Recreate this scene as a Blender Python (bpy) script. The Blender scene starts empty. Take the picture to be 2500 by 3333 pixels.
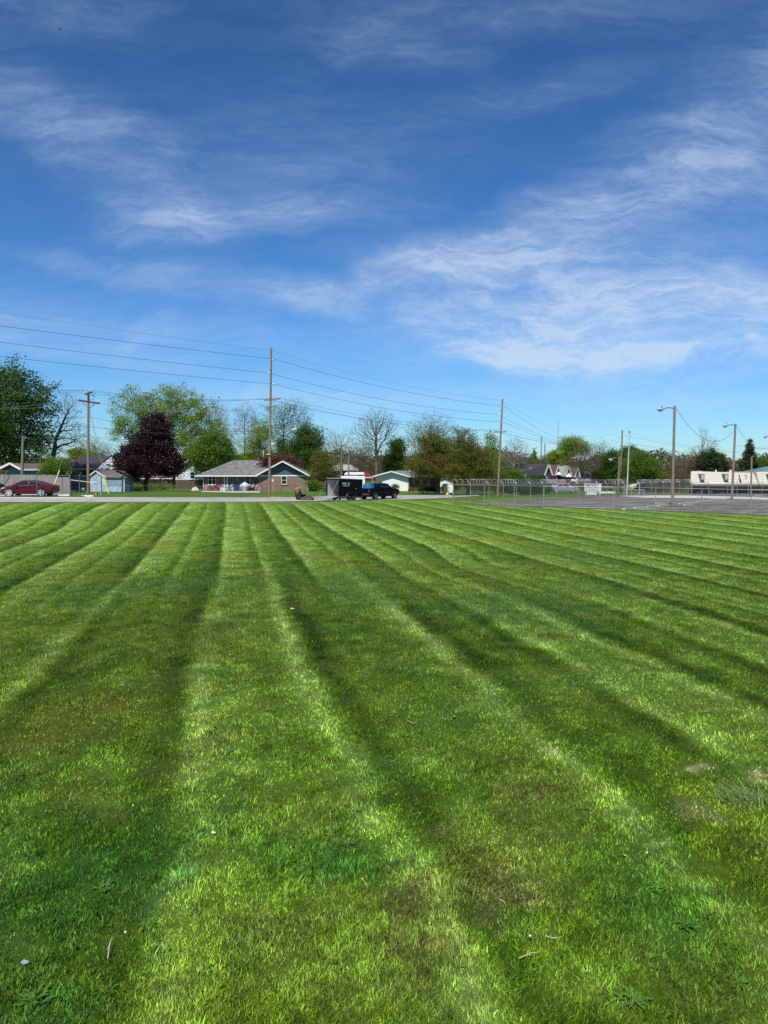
import bpy, math, random
import numpy as np
from mathutils import Vector, Matrix, Euler
R=math.radians
F=2311.0; EYE=3.5; TH=-math.atan(146.5/F)
sc=bpy.context.scene; col=sc.collection
# ---------------- camera
cam=bpy.data.objects.new('camera',bpy.data.cameras.new('camera')); col.objects.link(cam); sc.camera=cam
cam.data.sensor_fit='VERTICAL'; cam.data.sensor_height=36; cam.data.lens=36*F/3333; cam.data.clip_end=6000; cam.data.clip_start=.1
cam.location=(0,0,EYE); cam.rotation_euler=(math.pi/2+TH,0,0)
# ---------------- light
SUN_EL=54; SUN_AZ=200      # compass style azimuth of the sun, 0 = +Y, clockwise
sun=bpy.data.objects.new('sun',bpy.data.lights.new('sun','SUN')); col.objects.link(sun)
sun.data.energy=4.9; sun.data.angle=R(.5); sun.data.color=(1,.955,.88)
sd=Vector((math.sin(R(SUN_AZ))*math.cos(R(SUN_EL)),math.cos(R(SUN_AZ))*math.cos(R(SUN_EL)),math.sin(R(SUN_EL))))
sun.rotation_euler=sd.to_track_quat('Z','Y').to_euler()
vs=sc.view_settings; sc.display_settings.display_device='sRGB'
vs.view_transform='Standard'; vs.look='None'; vs.exposure=0.0; vs.gamma=1; vs.use_curve_mapping=False
sc.render.engine='CYCLES'
# ---------------- sky with cirrus
w=bpy.data.worlds.new('World'); sc.world=w; w.use_nodes=True
nt=w.node_tree; nt.nodes.clear()
class N:
    "tiny node graph helper"
    def __init__(s,nt): s.nt=nt
    def n(s,t,**k):
        x=s.nt.nodes.new(t)
        for a,b in k.items(): setattr(x,a,b)
        return x
    def put(s,sock,v):
        if isinstance(v,bpy.types.NodeSocket): s.nt.links.new(v,sock)
        elif v is not None: sock.default_value=v
    def math(s,op,a,b=None,c=None,clamp=False):
        x=s.n('ShaderNodeMath',operation=op,use_clamp=clamp)
        for i,v in enumerate((a,b,c)):
            if v is not None: s.put(x.inputs[i],v)
        return x.outputs[0]
    def vmath(s,op,a,b=None):
        x=s.n('ShaderNodeVectorMath',operation=op); s.put(x.inputs[0],a)
        if b is not None: s.put(x.inputs[1],b)
        return x.outputs['Value'] if op in('LENGTH','DOT_PRODUCT') else x.outputs[0]
    def noise(s,vec,scale,detail=3,rough=.5,dist=0,dims='3D'):
        x=s.n('ShaderNodeTexNoise',noise_dimensions=dims); s.put(x.inputs['Vector'],vec)
        x.inputs['Scale'].default_value=scale; x.inputs['Detail'].default_value=detail
        x.inputs['Roughness'].default_value=rough; x.inputs['Distortion'].default_value=dist
        return x.outputs['Fac']
    def mapping(s,vec,loc=(0,0,0),rot=(0,0,0),scale=(1,1,1),typ='POINT'):
        x=s.n('ShaderNodeMapping',vector_type=typ); s.put(x.inputs['Vector'],vec)
        x.inputs['Location'].default_value=loc; x.inputs['Rotation'].default_value=rot; x.inputs['Scale'].default_value=scale
        return x.outputs[0]
    def rng(s,v,a,b,c=0,d=1,smooth=False):
        x=s.n('ShaderNodeMapRange',clamp=True,interpolation_type='SMOOTHSTEP' if smooth else 'LINEAR'); s.put(x.inputs[0],v)
        for i,q in zip((1,2,3,4),(a,b,c,d)): x.inputs[i].default_value=q
        return x.outputs[0]
    def mix(s,f,a,b,mode='MIX'):
        x=s.n('ShaderNodeMix',data_type='RGBA',blend_type=mode); s.put(x.inputs[0],f)
        for i,v in ((6,a),(7,b)):
            if isinstance(v,tuple) and len(v)==3: v=v+(1,)
            s.put(x.inputs[i],v)
        return x.outputs[2]
    def ramp(s,v,els,interp='LINEAR'):
        x=s.n('ShaderNodeValToRGB'); s.put(x.inputs[0],v); cr=x.color_ramp; cr.interpolation=interp
        while len(cr.elements)<len(els): cr.elements.new(.5)
        for e,(p,c) in zip(cr.elements,els):
            e.position=p; e.color=(c,c,c,1) if not isinstance(c,tuple) else (tuple(c)+(1,))[:4]
        return x.outputs[0]
    def sep(s,v):
        x=s.n('ShaderNodeSeparateXYZ'); s.put(x.inputs[0],v); return x.outputs
    def comb(s,a,b,c):
        x=s.n('ShaderNodeCombineXYZ')
        for i,v in enumerate((a,b,c)): s.put(x.inputs[i],v)
        return x.outputs[0]
g=N(nt)
sky=g.n('ShaderNodeTexSky',sky_type='NISHITA'); sky.sun_disc=False
sky.sun_elevation=R(SUN_EL); sky.sun_rotation=R(SUN_AZ); sky.altitude=200; sky.air_density=1.0; sky.dust_density=.05; sky.ozone_density=3.2
dr=g.n('ShaderNodeTexCoord').outputs['Generated']
dx,dy,dz=g.sep(dr)
dyc=g.math('MAXIMUM',dy,.05)
U=g.math('DIVIDE',dx,dyc); V=g.math('DIVIDE',dz,dyc)
uv=g.comb(U,V,0.0)
# slow warp so that the veils have feathery rims
wn=g.n('ShaderNodeTexNoise'); g.put(wn.inputs['Vector'],uv); wn.inputs['Scale'].default_value=3.2; wn.inputs['Detail'].default_value=5; wn.inputs['Roughness'].default_value=.6
wv=g.vmath('MULTIPLY',g.vmath('SUBTRACT',wn.outputs['Color'],(.5,.5,.5)),(.26,.12,0))
uvw=g.vmath('ADD',uv,wv)
def veil(px,py,a,b,rot,amp):
    "one veil of cirrus centred in the direction (px,py)"
    m=g.mapping(uvw,((px-1250)/F,(1520-py)/F,0),(0,0,R(rot)),(a/F,b/F,1),'TEXTURE')
    return g.math('MULTIPLY',g.rng(g.vmath('LENGTH',m),0,1,1,0,True),amp)
VE=[(60,330,560,180,-42,.5),(420,600,620,230,-36,.7),(760,745,580,100,4,.75),(1000,560,760,400,-10,.30),
    (680,925,280,70,-3,.5),(1050,985,380,95,-6,.7),(1500,855,620,100,8,1.0),(1250,930,640,70,5,.6),
    (2050,1020,1100,260,4,1.5),(2350,1100,1000,190,3,1.2),(1650,1165,520,60,-4,.7),(1500,1085,320,60,-10,.6),
    (2450,400,760,400,38,.95),(2000,640,720,260,34,.62),(1750,820,620,200,25,.6),(1250,200,420,110,-12,.5),
    (1600,60,1300,180,0,.42),(200,60,600,200,-10,.42),(1700,330,620,90,12,.35),(150,1060,800,150,-6,.40),(1100,1290,1100,90,0,.42),(400,900,520,60,-14,.3),(2050,1300,1000,120,0,.4),(900,1100,900,200,0,.2)]
den=0.0
for v in VE: den=g.math('ADD',den,veil(*v))
fib=g.noise(g.mapping(uvw,rot=(0,0,R(-8)),scale=(1,4.6,1)),4.4,14,.70,.55)
fib2=g.noise(g.mapping(uv,rot=(0,0,R(16)),scale=(1,3.2,1)),13,10,.72,.7)
big=g.noise(uvw,1.9,6,.6,.4)
tex=g.math('ADD',g.math('MULTIPLY',g.rng(fib,.32,.72,0,1,True),.6),g.math('MULTIPLY',g.rng(fib2,.35,.72),.28))
tex=g.math('ADD',tex,g.math('MULTIPLY',g.rng(big,.35,.68),.3))
den=g.math('MULTIPLY',g.math('ADD',den,.07),g.math('ADD',g.math('MULTIPLY',g.math('POWER',tex,1.6),1.12),.14))
den=g.rng(den,.02,1.0,0,.72)
cloud=g.ramp(g.rng(V,0,.7),[(0,(7.2,8.4,9.6)),(.35,(6.0,7.3,9.0)),(.7,(3.8,5.2,7.6)),(1,(2.6,3.8,6.2))])
skc=g.mix(1,sky.outputs[0],g.ramp(g.rng(V,-.02,.62),[(0,(.56,.80,1.0)),(.10,(.56,.90,1.20)),(.30,(.46,.90,1.30)),(.6,(.38,.80,1.18)),(1,(.32,.68,1.0))]),'MULTIPLY')
skc=g.mix(g.math('MULTIPLY',den,1.0),skc,cloud)
bg=g.n('ShaderNodeBackground'); g.put(bg.inputs[0],skc); bg.inputs[1].default_value=.10
nt.links.new(bg.outputs[0],g.n('ShaderNodeOutputWorld').inputs[0])

# ---------------- geometry of the ground and helpers to place things on it
def S(t):
    t=max(0.,min(1.,t)); return t*t*(3-2*t)
def T(x,y):
    b=.85*S((-x-4)/22)*S((y-25)/28)*(1-S((y-78)/34))
    a=.004+.013*S((x-2)/18)
    dip=.34*S((y-75)/9)*S((x+9)/5)*(1-S((x-9)/6))
    return b-dip-a*max(0,min(110,y-62))
def ray(px,py):
    u=(px-1250)/F; v=(1666.5-py)/F; c,s=math.cos(TH),math.sin(TH)
    return u,c-v*s,s+v*c
def P(px,py):
    dx,dy,dz=ray(px,py); t=3.
    while t<400:
        if EYE+dz*t<T(dx*t,dy*t): break
        t+=.04
    return Vector((dx*t,dy*t,T(dx*t,dy*t)))
def W(px,py,d):
    dx,dy,dz=ray(px,py); k=d/dy
    return Vector((dx*k,d,EYE+dz*k))
def G(px,d,dz=0.):
    x=(px-1250)/F*d; return Vector((x,d,T(x,d)+dz))

class MB:
    def __init__(s): s.v=[]; s.f=[]
    def add(s,vs,fs):
        o=len(s.v); s.v+= [tuple(v) for v in vs]; s.f+=[tuple(i+o for i in f) for f in fs]; return s
    def box(s,x0,y0,z0,x1,y1,z1):
        return s.add([(x0,y0,z0),(x1,y0,z0),(x1,y1,z0),(x0,y1,z0),(x0,y0,z1),(x1,y0,z1),(x1,y1,z1),(x0,y1,z1)],
          [(0,3,2,1),(4,5,6,7),(0,1,5,4),(1,2,6,5),(2,3,7,6),(3,0,4,7)])
    def bar(s,a,b,w,h=None,up=(0,0,1)):
        a,b=Vector(a),Vector(b); h=h or w; d=(b-a).normalized(); u=Vector(up)
        if abs(d.dot(u))>.98: u=Vector((1,0,0))
        r=d.cross(u).normalized()*(w/2); u=r.cross(d).normalized()*(h/2)
        return s.add([a-r-u,a+r-u,a+r+u,a-r+u,b-r-u,b+r-u,b+r+u,b-r+u],[(0,1,2,3),(7,6,5,4),(0,4,5,1),(1,5,6,2),(2,6,7,3),(3,7,4,0)])
    def tube(s,pts,r,n=8,cap=True):
        pts=[Vector(p) for p in pts]; rs=r if isinstance(r,(list,tuple)) else [r]*len(pts)
        o=len(s.v); prev=None
        for i,p in enumerate(pts):
            d=(pts[min(i+1,len(pts)-1)]-pts[max(i-1,0)]).normalized()
            if prev is None:
                u=Vector((0,0,1)) if abs(d.z)<.9 else Vector((1,0,0)); a=d.cross(u).normalized()
            else:
                a=(prev-d*prev.dot(d)).normalized()
            prev=a; b=d.cross(a)
            for k in range(n):
                t=2*math.pi*k/n; s.v.append(tuple(p+a*math.cos(t)*rs[i]+b*math.sin(t)*rs[i]))
        for i in range(len(pts)-1):
            for k in range(n):
                k2=(k+1)%n; s.f.append((o+i*n+k,o+i*n+k2,o+i*n+n+k2,o+i*n+n+k))
        if cap:
            s.f.append(tuple(o+k for k in range(n))[::-1]); e=o+(len(pts)-1)*n; s.f.append(tuple(e+k for k in range(n)))
        return s
    def prism(s,prof,a,b,axis='y'):
        n=len(prof)
        def q(p,t): return {'y':(p[0],t,p[1]),'x':(t,p[0],p[1]),'z':(p[0],p[1],t)}[axis]
        return s.add([q(p,a) for p in prof]+[q(p,b) for p in prof],[tuple(range(n)),tuple(range(n,2*n))[::-1]]+[(i,i+n,(i+1)%n+n,(i+1)%n) for i in range(n)])
    def slab(s,vs,fs,th,down=(0,0,-1)):
        "faces with a thickness below them"
        n=len(vs); d=Vector(down)*th; cnt={}
        for f in fs:
            for i in range(len(f)):
                e=(f[i],f[(i+1)%len(f)]); cnt[frozenset(e)]=cnt.get(frozenset(e),[])+[e]
        sides=[(e[0][0],e[0][0]+n,e[0][1]+n,e[0][1]) for e in cnt.values() if len(e)==1]
        return s.add([Vector(v) for v in vs]+[Vector(v)+d for v in vs],list(fs)+[tuple(i+n for i in f)[::-1] for f in fs]+sides)
    def ell(s,c,r,nu=12,nv=8):
        o=len(s.v); vs=[]; fs=[]
        for j in range(nv+1):
            ph=math.pi*j/nv
            for i in range(nu):
                t=2*math.pi*i/nu; vs.append((c[0]+r[0]*math.sin(ph)*math.cos(t),c[1]+r[1]*math.sin(ph)*math.sin(t),c[2]+r[2]*math.cos(ph)))
        for j in range(nv):
            for i in range(nu):
                i2=(i+1)%nu; fs.append((j*nu+i,(j+1)*nu+i,(j+1)*nu+i2,j*nu+i2))
        return s.add(vs,fs)
    def build(s,name,mat,parent=None,bevel=0,smooth=False):
        me=bpy.data.meshes.new(name); me.from_pydata(s.v,[],s.f); me.materials.append(mat); me.validate(); me.update()
        return link(name,me,parent,bevel,smooth)
def link(name,me,parent=None,bevel=0,smooth=False):
    import bmesh
    if len(me.polygons)<60000:
        bm=bmesh.new(); bm.from_mesh(me); bmesh.ops.recalc_face_normals(bm,faces=bm.faces); bm.to_mesh(me); bm.free()
    if smooth: me.polygons.foreach_set('use_smooth',[True]*len(me.polygons))
    o=bpy.data.objects.new(name,me); col.objects.link(o)
    if parent: o.parent=parent
    if bevel:
        m=o.modifiers.new('bevel','BEVEL'); m.width=bevel; m.segments=2; m.limit_method='ANGLE'
    return o
def tag(o,label=None,cat=None,group=None,kind=None):
    for k,v in (('label',label),('category',cat),('group',group),('kind',kind)):
        if v: o[k]=v
    return o
def thing(name,label,cat,loc=(0,0,0),rz=0,group=None):
    o=bpy.data.objects.new(name,None); col.objects.link(o); o.empty_display_size=.2; o.location=loc; o.rotation_euler=(0,0,rz)
    return tag(o,label,cat,group)
def copy_tree(o,parent=None):
    c=o.copy(); col.objects.link(c); c.parent=parent
    for ch in list(o.children): copy_tree(ch,c)
    return c

# ---------------- materials
MATS={}
def mat(name,c,rough=.7,var=.12,vscale=3.,c2=None,metal=0.,bump=0.,coat=0.,spec=None,streak=None,extra=None):
    if name in MATS: return MATS[name]
    m=bpy.data.materials.new(name); m.use_nodes=True; nt=m.node_tree; b=nt.nodes['Principled BSDF']; g=N(nt)
    tc=g.n('ShaderNodeTexCoord').outputs['Object']
    v=tc if not streak else g.mapping(tc,scale=streak)
    n=g.noise(v,vscale,5,.6)
    lo=tuple(x*(1-var) for x in c); hi=tuple(min(1,x*(1+var)) for x in c)
    if c2: lo,hi=c,c2
    cc=g.mix(g.rng(n,.3,.7),lo,hi)
    if extra: cc=extra(g,tc,cc)
    g.put(b.inputs['Base Color'],cc); b.inputs['Roughness'].default_value=rough; b.inputs['Metallic'].default_value=metal
    b.inputs['Coat Weight'].default_value=coat
    if spec is not None: b.inputs['Specular IOR Level'].default_value=spec
    if bump:
        bn=g.n('ShaderNodeBump'); bn.inputs['Strength'].default_value=bump; bn.inputs['Distance'].default_value=.05
        g.put(bn.inputs['Height'],n); g.put(b.inputs['Normal'],bn.outputs[0])
    MATS[name]=m; return m
def siding(period,dark,vert=False,width=.12):
    def f(g,tc,cc):
        x,y,z=g.sep(tc); a=g.math('FRACT',g.math('DIVIDE',(g.math('ADD',x,y) if vert else z),period))
        return g.mix(g.math('LESS_THAN',a,width),cc,dark)
    return f
def bricks(mort,rot=False):
    def f(g,tc,cc):
        x,y,z=g.sep(tc); v=g.comb(g.math('ADD',x,y),z,0.0)
        b=g.n('ShaderNodeTexBrick'); g.put(b.inputs['Vector'],v); b.inputs['Scale'].default_value=1; b.inputs['Brick Width'].default_value=.24; b.inputs['Row Height'].default_value=.085
        b.inputs['Mortar Size'].default_value=.010; b.inputs['Color1'].default_value=(1,1,1,1); b.inputs['Color2'].default_value=(.72,.7,.68,1); b.inputs['Mortar'].default_value=(mort,mort,mort,1)
        return g.mix(1,cc,b.outputs[0],'MULTIPLY')
    return f
def shingle(g,tc,cc):
    x,y,z=g.sep(tc); v=g.comb(x,g.math('MULTIPLY',z,2.4),y)
    n=g.noise(v,2.6,3,.7); b=g.math('LESS_THAN',g.math('FRACT',g.math('MULTIPLY',z,7.)),.16)
    cc=g.mix(g.rng(n,.42,.62,0,.55),cc,(.36,.34,.33))
    return g.mix(g.math('MULTIPLY',b,.35),cc,(.02,.02,.02))
def boards(g,tc,cc):
    x,y,z=g.sep(tc); a=g.math('DIVIDE',g.math('ADD',x,g.math('MULTIPLY',y,.0)),.14)
    fl=g.math('FLOOR',a); wn=g.n('ShaderNodeTexWhiteNoise',noise_dimensions='1D'); g.put(wn.inputs['W'],fl)
    cc=g.mix(g.math('MULTIPLY',wn.outputs['Value'],.5),cc,(.10,.09,.09))
    return g.mix(g.math('LESS_THAN',g.math('FRACT',a),.1),cc,(.02,.02,.02))
wood_pole=mat('weathered_wood',(.18,.14,.10),.9,c2=(.29,.235,.18),vscale=3,streak=(6,6,.5))
wood_brown=mat('brown_pole_wood',(.20,.135,.09),.9,c2=(.31,.215,.15),vscale=3,streak=(6,6,.5))
galv=mat('galvanised_steel',(.42,.43,.44),.45,metal=.6)
dgalv=mat('dull_steel',(.20,.21,.21),.6,metal=.3)
rust=mat('rusty_steel',(.12,.09,.07),.8)
cable=mat('black_cable',(.03,.03,.032),.6)
white=mat('white_paint',(.80,.80,.79),.5,.04)
offwhite=mat('grey_white',(.50,.51,.51),.6,.08)
ceramic=mat('porcelain',(.72,.74,.75),.25,.02)
glass=mat('window_glass',(.012,.016,.022),.1,.3,spec=.5)
rubber=mat('rubber',(.012,.012,.012),.85,spec=.2)
black=mat('black_paint',(.0022,.0022,.0026),.42,.1,spec=.16)
blackm=mat('matt_black',(.008,.008,.009),.7,spec=.2)
concrete=mat('concrete',(.50,.47,.42),.9,c2=(.62,.59,.54),vscale=2,bump=.3)
# ================= GROUND

def vnoise(x,y,seed):
    xi=np.floor(x).astype(np.int64); yi=np.floor(y).astype(np.int64); fx=x-xi; fy=y-yi; fx=fx*fx*(3-2*fx); fy=fy*fy*(3-2*fy)
    def h(i,j):
        n=(i*374761393+j*668265263+seed*974711)&0xffffffff; n=((n^(n>>13))*1274126177)&0xffffffff; return ((n^(n>>16))&0xffff)/65535.
    return (h(xi,yi)*(1-fx)+h(xi+1,yi)*fx)*(1-fy)+(h(xi,yi+1)*(1-fx)+h(xi+1,yi+1)*fx)*fy
def fbm(x,y,scale,oc,seed,rough=.55):
    x=x*scale; y=y*scale; t=0; a=1; n=0
    for k in range(oc):
        c,s_=math.cos(.7*k+.3),math.sin(.7*k+.3); t=t+a*vnoise(x*c-y*s_+17.3*k,x*s_+y*c-9.1*k,seed+k); n+=a; a*=rough; x=x*2.03; y=y*2.03
    return (t/n-.5)*1.6+.5
def sstep(v,a,b):
    t=np.clip((v-a)/(b-a),0,1); return t*t*(3-2*t)
PU=[(-9.6,.5),(-9.2,.15),(-8.3,.4),(-7.9,.15),(-7.45,.95),(-6.7,.6),(-5.7,.62),(-5.15,.86),(-4.75,.14),(-4.4,.4)]
PU=[(-8.35,.95),(-7.9,.05),(-7.1,.38),(-6.2,.05),(-5.7,.9),(-5.1,.6),(-4.1,.6),(-3.45,1.0),(-2.98,.04),(-2.3,.36),(-1.35,.34),(-.90,.04),(-.5,.95),(-.1,.55),(.6,.5),(1.1,1.0),(1.62,.0),(2.1,.30),(2.8,.44),(3.3,.50),(3.9,.97),(4.4,.10),(5.0,.36),(5.6,.14),(6.0,.88),(6.6,.55),(7.3,.95),(7.8,.05),(8.5,.34),(9.05,.08),(9.45,.9)]
PX=np.array([p[0] for p in PU]); PY=np.array([p[1] for p in PU])
PF=[(0,.9),(.08,.62),(.36,.6),(.46,.92),(.55,.06),(.72,.36),(.87,.30),(.94,.06),(1,.9)]
FX=np.array([p[0] for p in PF]); FY=np.array([p[1] for p in PF])
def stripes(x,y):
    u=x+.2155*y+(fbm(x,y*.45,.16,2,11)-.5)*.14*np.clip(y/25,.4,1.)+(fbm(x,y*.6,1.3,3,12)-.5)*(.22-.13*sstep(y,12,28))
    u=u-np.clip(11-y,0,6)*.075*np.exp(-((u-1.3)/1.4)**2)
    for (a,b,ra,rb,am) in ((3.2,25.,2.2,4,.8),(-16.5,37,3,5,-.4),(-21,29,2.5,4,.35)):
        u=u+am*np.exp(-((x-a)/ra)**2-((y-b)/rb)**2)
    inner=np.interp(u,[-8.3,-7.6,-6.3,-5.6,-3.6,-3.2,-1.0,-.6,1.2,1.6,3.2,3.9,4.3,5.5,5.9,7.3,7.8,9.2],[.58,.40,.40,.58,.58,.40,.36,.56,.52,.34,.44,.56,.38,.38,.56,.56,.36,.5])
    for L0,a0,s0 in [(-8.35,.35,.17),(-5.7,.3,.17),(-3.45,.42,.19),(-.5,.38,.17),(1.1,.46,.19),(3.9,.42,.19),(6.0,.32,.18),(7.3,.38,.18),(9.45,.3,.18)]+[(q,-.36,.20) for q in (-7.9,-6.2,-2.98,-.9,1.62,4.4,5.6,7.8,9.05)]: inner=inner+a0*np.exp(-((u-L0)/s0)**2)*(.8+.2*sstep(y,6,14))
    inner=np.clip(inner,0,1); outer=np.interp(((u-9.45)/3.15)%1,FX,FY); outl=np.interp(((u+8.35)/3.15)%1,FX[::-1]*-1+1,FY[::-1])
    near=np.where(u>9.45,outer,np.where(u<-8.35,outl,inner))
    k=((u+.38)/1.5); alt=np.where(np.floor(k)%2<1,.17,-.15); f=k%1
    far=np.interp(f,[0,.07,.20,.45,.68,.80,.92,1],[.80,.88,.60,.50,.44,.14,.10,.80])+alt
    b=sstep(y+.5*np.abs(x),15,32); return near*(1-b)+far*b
C=lambda *a: np.array(a)
PATCH=[(250,2330,330,100,C(.105,.115,.012),.75),(640,2080,200,60,C(.09,.115,.012),.5),(1560,2850,260,170,C(.125,.135,.022),.75),(1420,3150,150,150,C(.10,.085,.025),.7),
 (1750,2560,160,60,C(.080,.075,.018),.7),(1340,2900,60,160,C(.075,.07,.018),.75),(1010,2640,120,60,C(.115,.165,.022),.6),(980,3060,130,90,C(.11,.12,.03),.55),(1000,3200,250,110,C(.10,.135,.022),.5),
 (330,2850,380,260,C(.024,.085,.010),.8),(1050,2790,260,90,C(.030,.105,.012),.75),(2300,3050,320,260,C(.036,.115,.012),.7),(1500,2330,230,80,C(.036,.11,.016),.5),(640,2850,60,250,C(.085,.19,.05),.5),
 (1150,1910,150,50,C(.06,.14,.03),.35),(1700,1960,220,60,C(.06,.145,.03),.4),(800,1900,250,30,C(.05,.11,.02),.4),(450,1900,250,30,C(.05,.11,.02),.4),
 (2265,2520,42,18,C(.40,.34,.17),.75),(2495,2545,45,36,C(.42,.34,.19),.9),(2240,2665,100,26,C(.20,.19,.085),.5),(1810,2480,50,16,C(.36,.33,.15),.7),(1700,3000,160,60,C(.16,.15,.055),.55),(1560,2930,100,30,C(.17,.17,.06),.6),
 (1380,2700,30,50,C(.16,.12,.05),.6),(2050,2780,60,30,C(.06,.07,.015),.5),(120,3250,160,70,C(.05,.13,.02),.6),(1740,2700,200,90,C(.105,.135,.02),.5),(2000,2200,300,60,C(.10,.18,.03),.4),(700,2620,260,70,C(.085,.125,.015),.5)]
PG=[]
for (px,py,rx,ry,c_,am) in PATCH:
    p=P(px,py); q=P(px,py-ry); e=P(px+rx,py); PG.append((p.x,p.y,abs(e.x-p.x),abs(q.y-p.y),c_,am))
def turf_colour(x,y):
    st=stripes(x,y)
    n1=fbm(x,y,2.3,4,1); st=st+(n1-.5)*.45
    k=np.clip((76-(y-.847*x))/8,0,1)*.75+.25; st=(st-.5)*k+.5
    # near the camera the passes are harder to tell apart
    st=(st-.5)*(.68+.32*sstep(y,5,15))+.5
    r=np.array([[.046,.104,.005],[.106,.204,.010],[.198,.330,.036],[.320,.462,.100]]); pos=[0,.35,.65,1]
    c=np.stack([np.interp(st,pos,r[:,i]) for i in range(3)],1)  # stripe tones put the light and dark look of bent blades into the colour
    def mx(c,m,col_): m=m[:,None]; return c*(1-m)+np.asarray(col_)*m
    wx=x+(fbm(x,y,1.3,4,41,.7)-.5)*.7; wy=y+(fbm(x,y,1.3,4,42,.7)-.5)*.9
    c=mx(c,sstep(fbm(wx,wy*.8,.42,3,21),.52,.78)*.40,(.185,.245,.014))
    c=mx(c,sstep(fbm(wx,wy,.33,3,22),.55,.75)*.35,(.085,.215,.036))
    c=mx(c,sstep(fbm(wx,wy,1.1,3,23,.65),.60,.82)*.32,(.175,.190,.034))
    c=mx(c,sstep(fbm(wx,wy,2.1,4,24,.65),.58,.80)*.5,(.050,.135,.012))
    rag=fbm(x,y,4.5,4,61,.75)
    for (a,b,ra,rb,c_,am) in PG:
        d=np.sqrt(((wx-a)/ra)**2+((wy-b)/rb)**2); m=(1-sstep(d,.2,1.4))*am*np.clip(.35+1.3*rag,0,1)
        lum=c.sum(1,keepdims=True)/max(.05,.2)
        c=mx(c,m,c_*np.array([1.45,1.6,1.5]))
    return c,st
def setcol(me,c):
    a=me.color_attributes.new('tint','FLOAT_COLOR','POINT'); d=np.ones((len(c),4),np.float32); d[:,:3]=c; a.data.foreach_set('color',d.ravel())
def ground_mat(name,attr):
    m=bpy.data.materials.new(name); m.use_nodes=True; nt=m.node_tree; b=nt.nodes['Principled BSDF']; g=N(nt)
    pos=g.n('ShaderNodeNewGeometry').outputs['Position']
    if attr: c=g.n('ShaderNodeAttribute',attribute_name='tint').outputs['Color']
    else:
        p=g.noise(pos,.12,4,.6,.5); c=g.mix(g.rng(p,.35,.65),(.065,.135,.010),(.13,.225,.022))
        x,y,z=g.sep(pos); f=g.math('SINE',g.math('MULTIPLY',g.math('ADD',y,g.math('MULTIPLY',p,4.)),4.0)); c=g.mix(g.rng(f,-.5,.5,0,.4),c,(.05,.11,.006))
    nn=g.noise(pos,9,4,.8)
    k=g.rng(nn,.25,.75,.62,1.30); c=g.mix(1,c,g.comb(k,k,k),'MULTIPLY')
    g.put(b.inputs['Base Color'],c); b.inputs['Roughness'].default_value=.9; b.inputs['Specular IOR Level'].default_value=.15
    return m
turf=ground_mat('turf',False)
def axis(lo,hi,a,b,st):
    c=list(np.arange(a,b+.01,st)); s=st; x=b
    while x<hi: s*=1.22; x+=s; c.append(x)
    s=st; x=a
    while x>lo: s*=1.22; x-=s; c.insert(0,x)
    return c
xs=axis(-1800,1800,-70,90,1.6); ys=axis(-400,4500,10,180,1.6)
vsx=[(x,y,T(x,y)) for y in ys for x in xs]; nx=len(xs)
me=bpy.data.meshes.new('ground'); me.from_pydata(vsx,[],[(j*nx+i,j*nx+i+1,(j+1)*nx+i+1,(j+1)*nx+i) for j in range(len(ys)-1) for i in range(nx-1)])
me.materials.append(turf); tag(link('ground',me,smooth=True),kind='structure')

# the mown lawn: one fine sheet, rows closer together near the camera
rr=[2.2]
while rr[-1]<112: rr.append(rr[-1]*1.0075+.004)
na=520; az=np.linspace(-.95,.95,na); RR,AZ=np.meshgrid(rr,az,indexing='ij'); X=(RR*np.sin(AZ)).ravel(); Y=(RR*np.cos(AZ)).ravel()
lim=Y-.847*X>76.2
Z=np.array([T(a,b) for a,b in zip(X,Y)])+.012
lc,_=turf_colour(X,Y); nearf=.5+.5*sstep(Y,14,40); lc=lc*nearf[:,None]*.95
q=[]; idx=np.arange(len(rr)*na).reshape(len(rr),na); ok=~lim.reshape(len(rr),na)
okf=ok[:-1,:-1]&ok[1:,1:]&ok[1:,:-1]&ok[:-1,1:]
q=np.stack([idx[:-1,:-1][okf],idx[:-1,1:][okf],idx[1:,1:][okf],idx[1:,:-1][okf]],1)
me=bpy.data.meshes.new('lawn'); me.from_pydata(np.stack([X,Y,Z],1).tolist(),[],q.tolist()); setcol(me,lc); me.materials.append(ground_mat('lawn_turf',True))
me.polygons.foreach_set('use_smooth',[True]*len(me.polygons))
lo_=bpy.data.objects.new('lawn',me); col.objects.link(lo_); tag(lo_,kind='structure')

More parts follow.
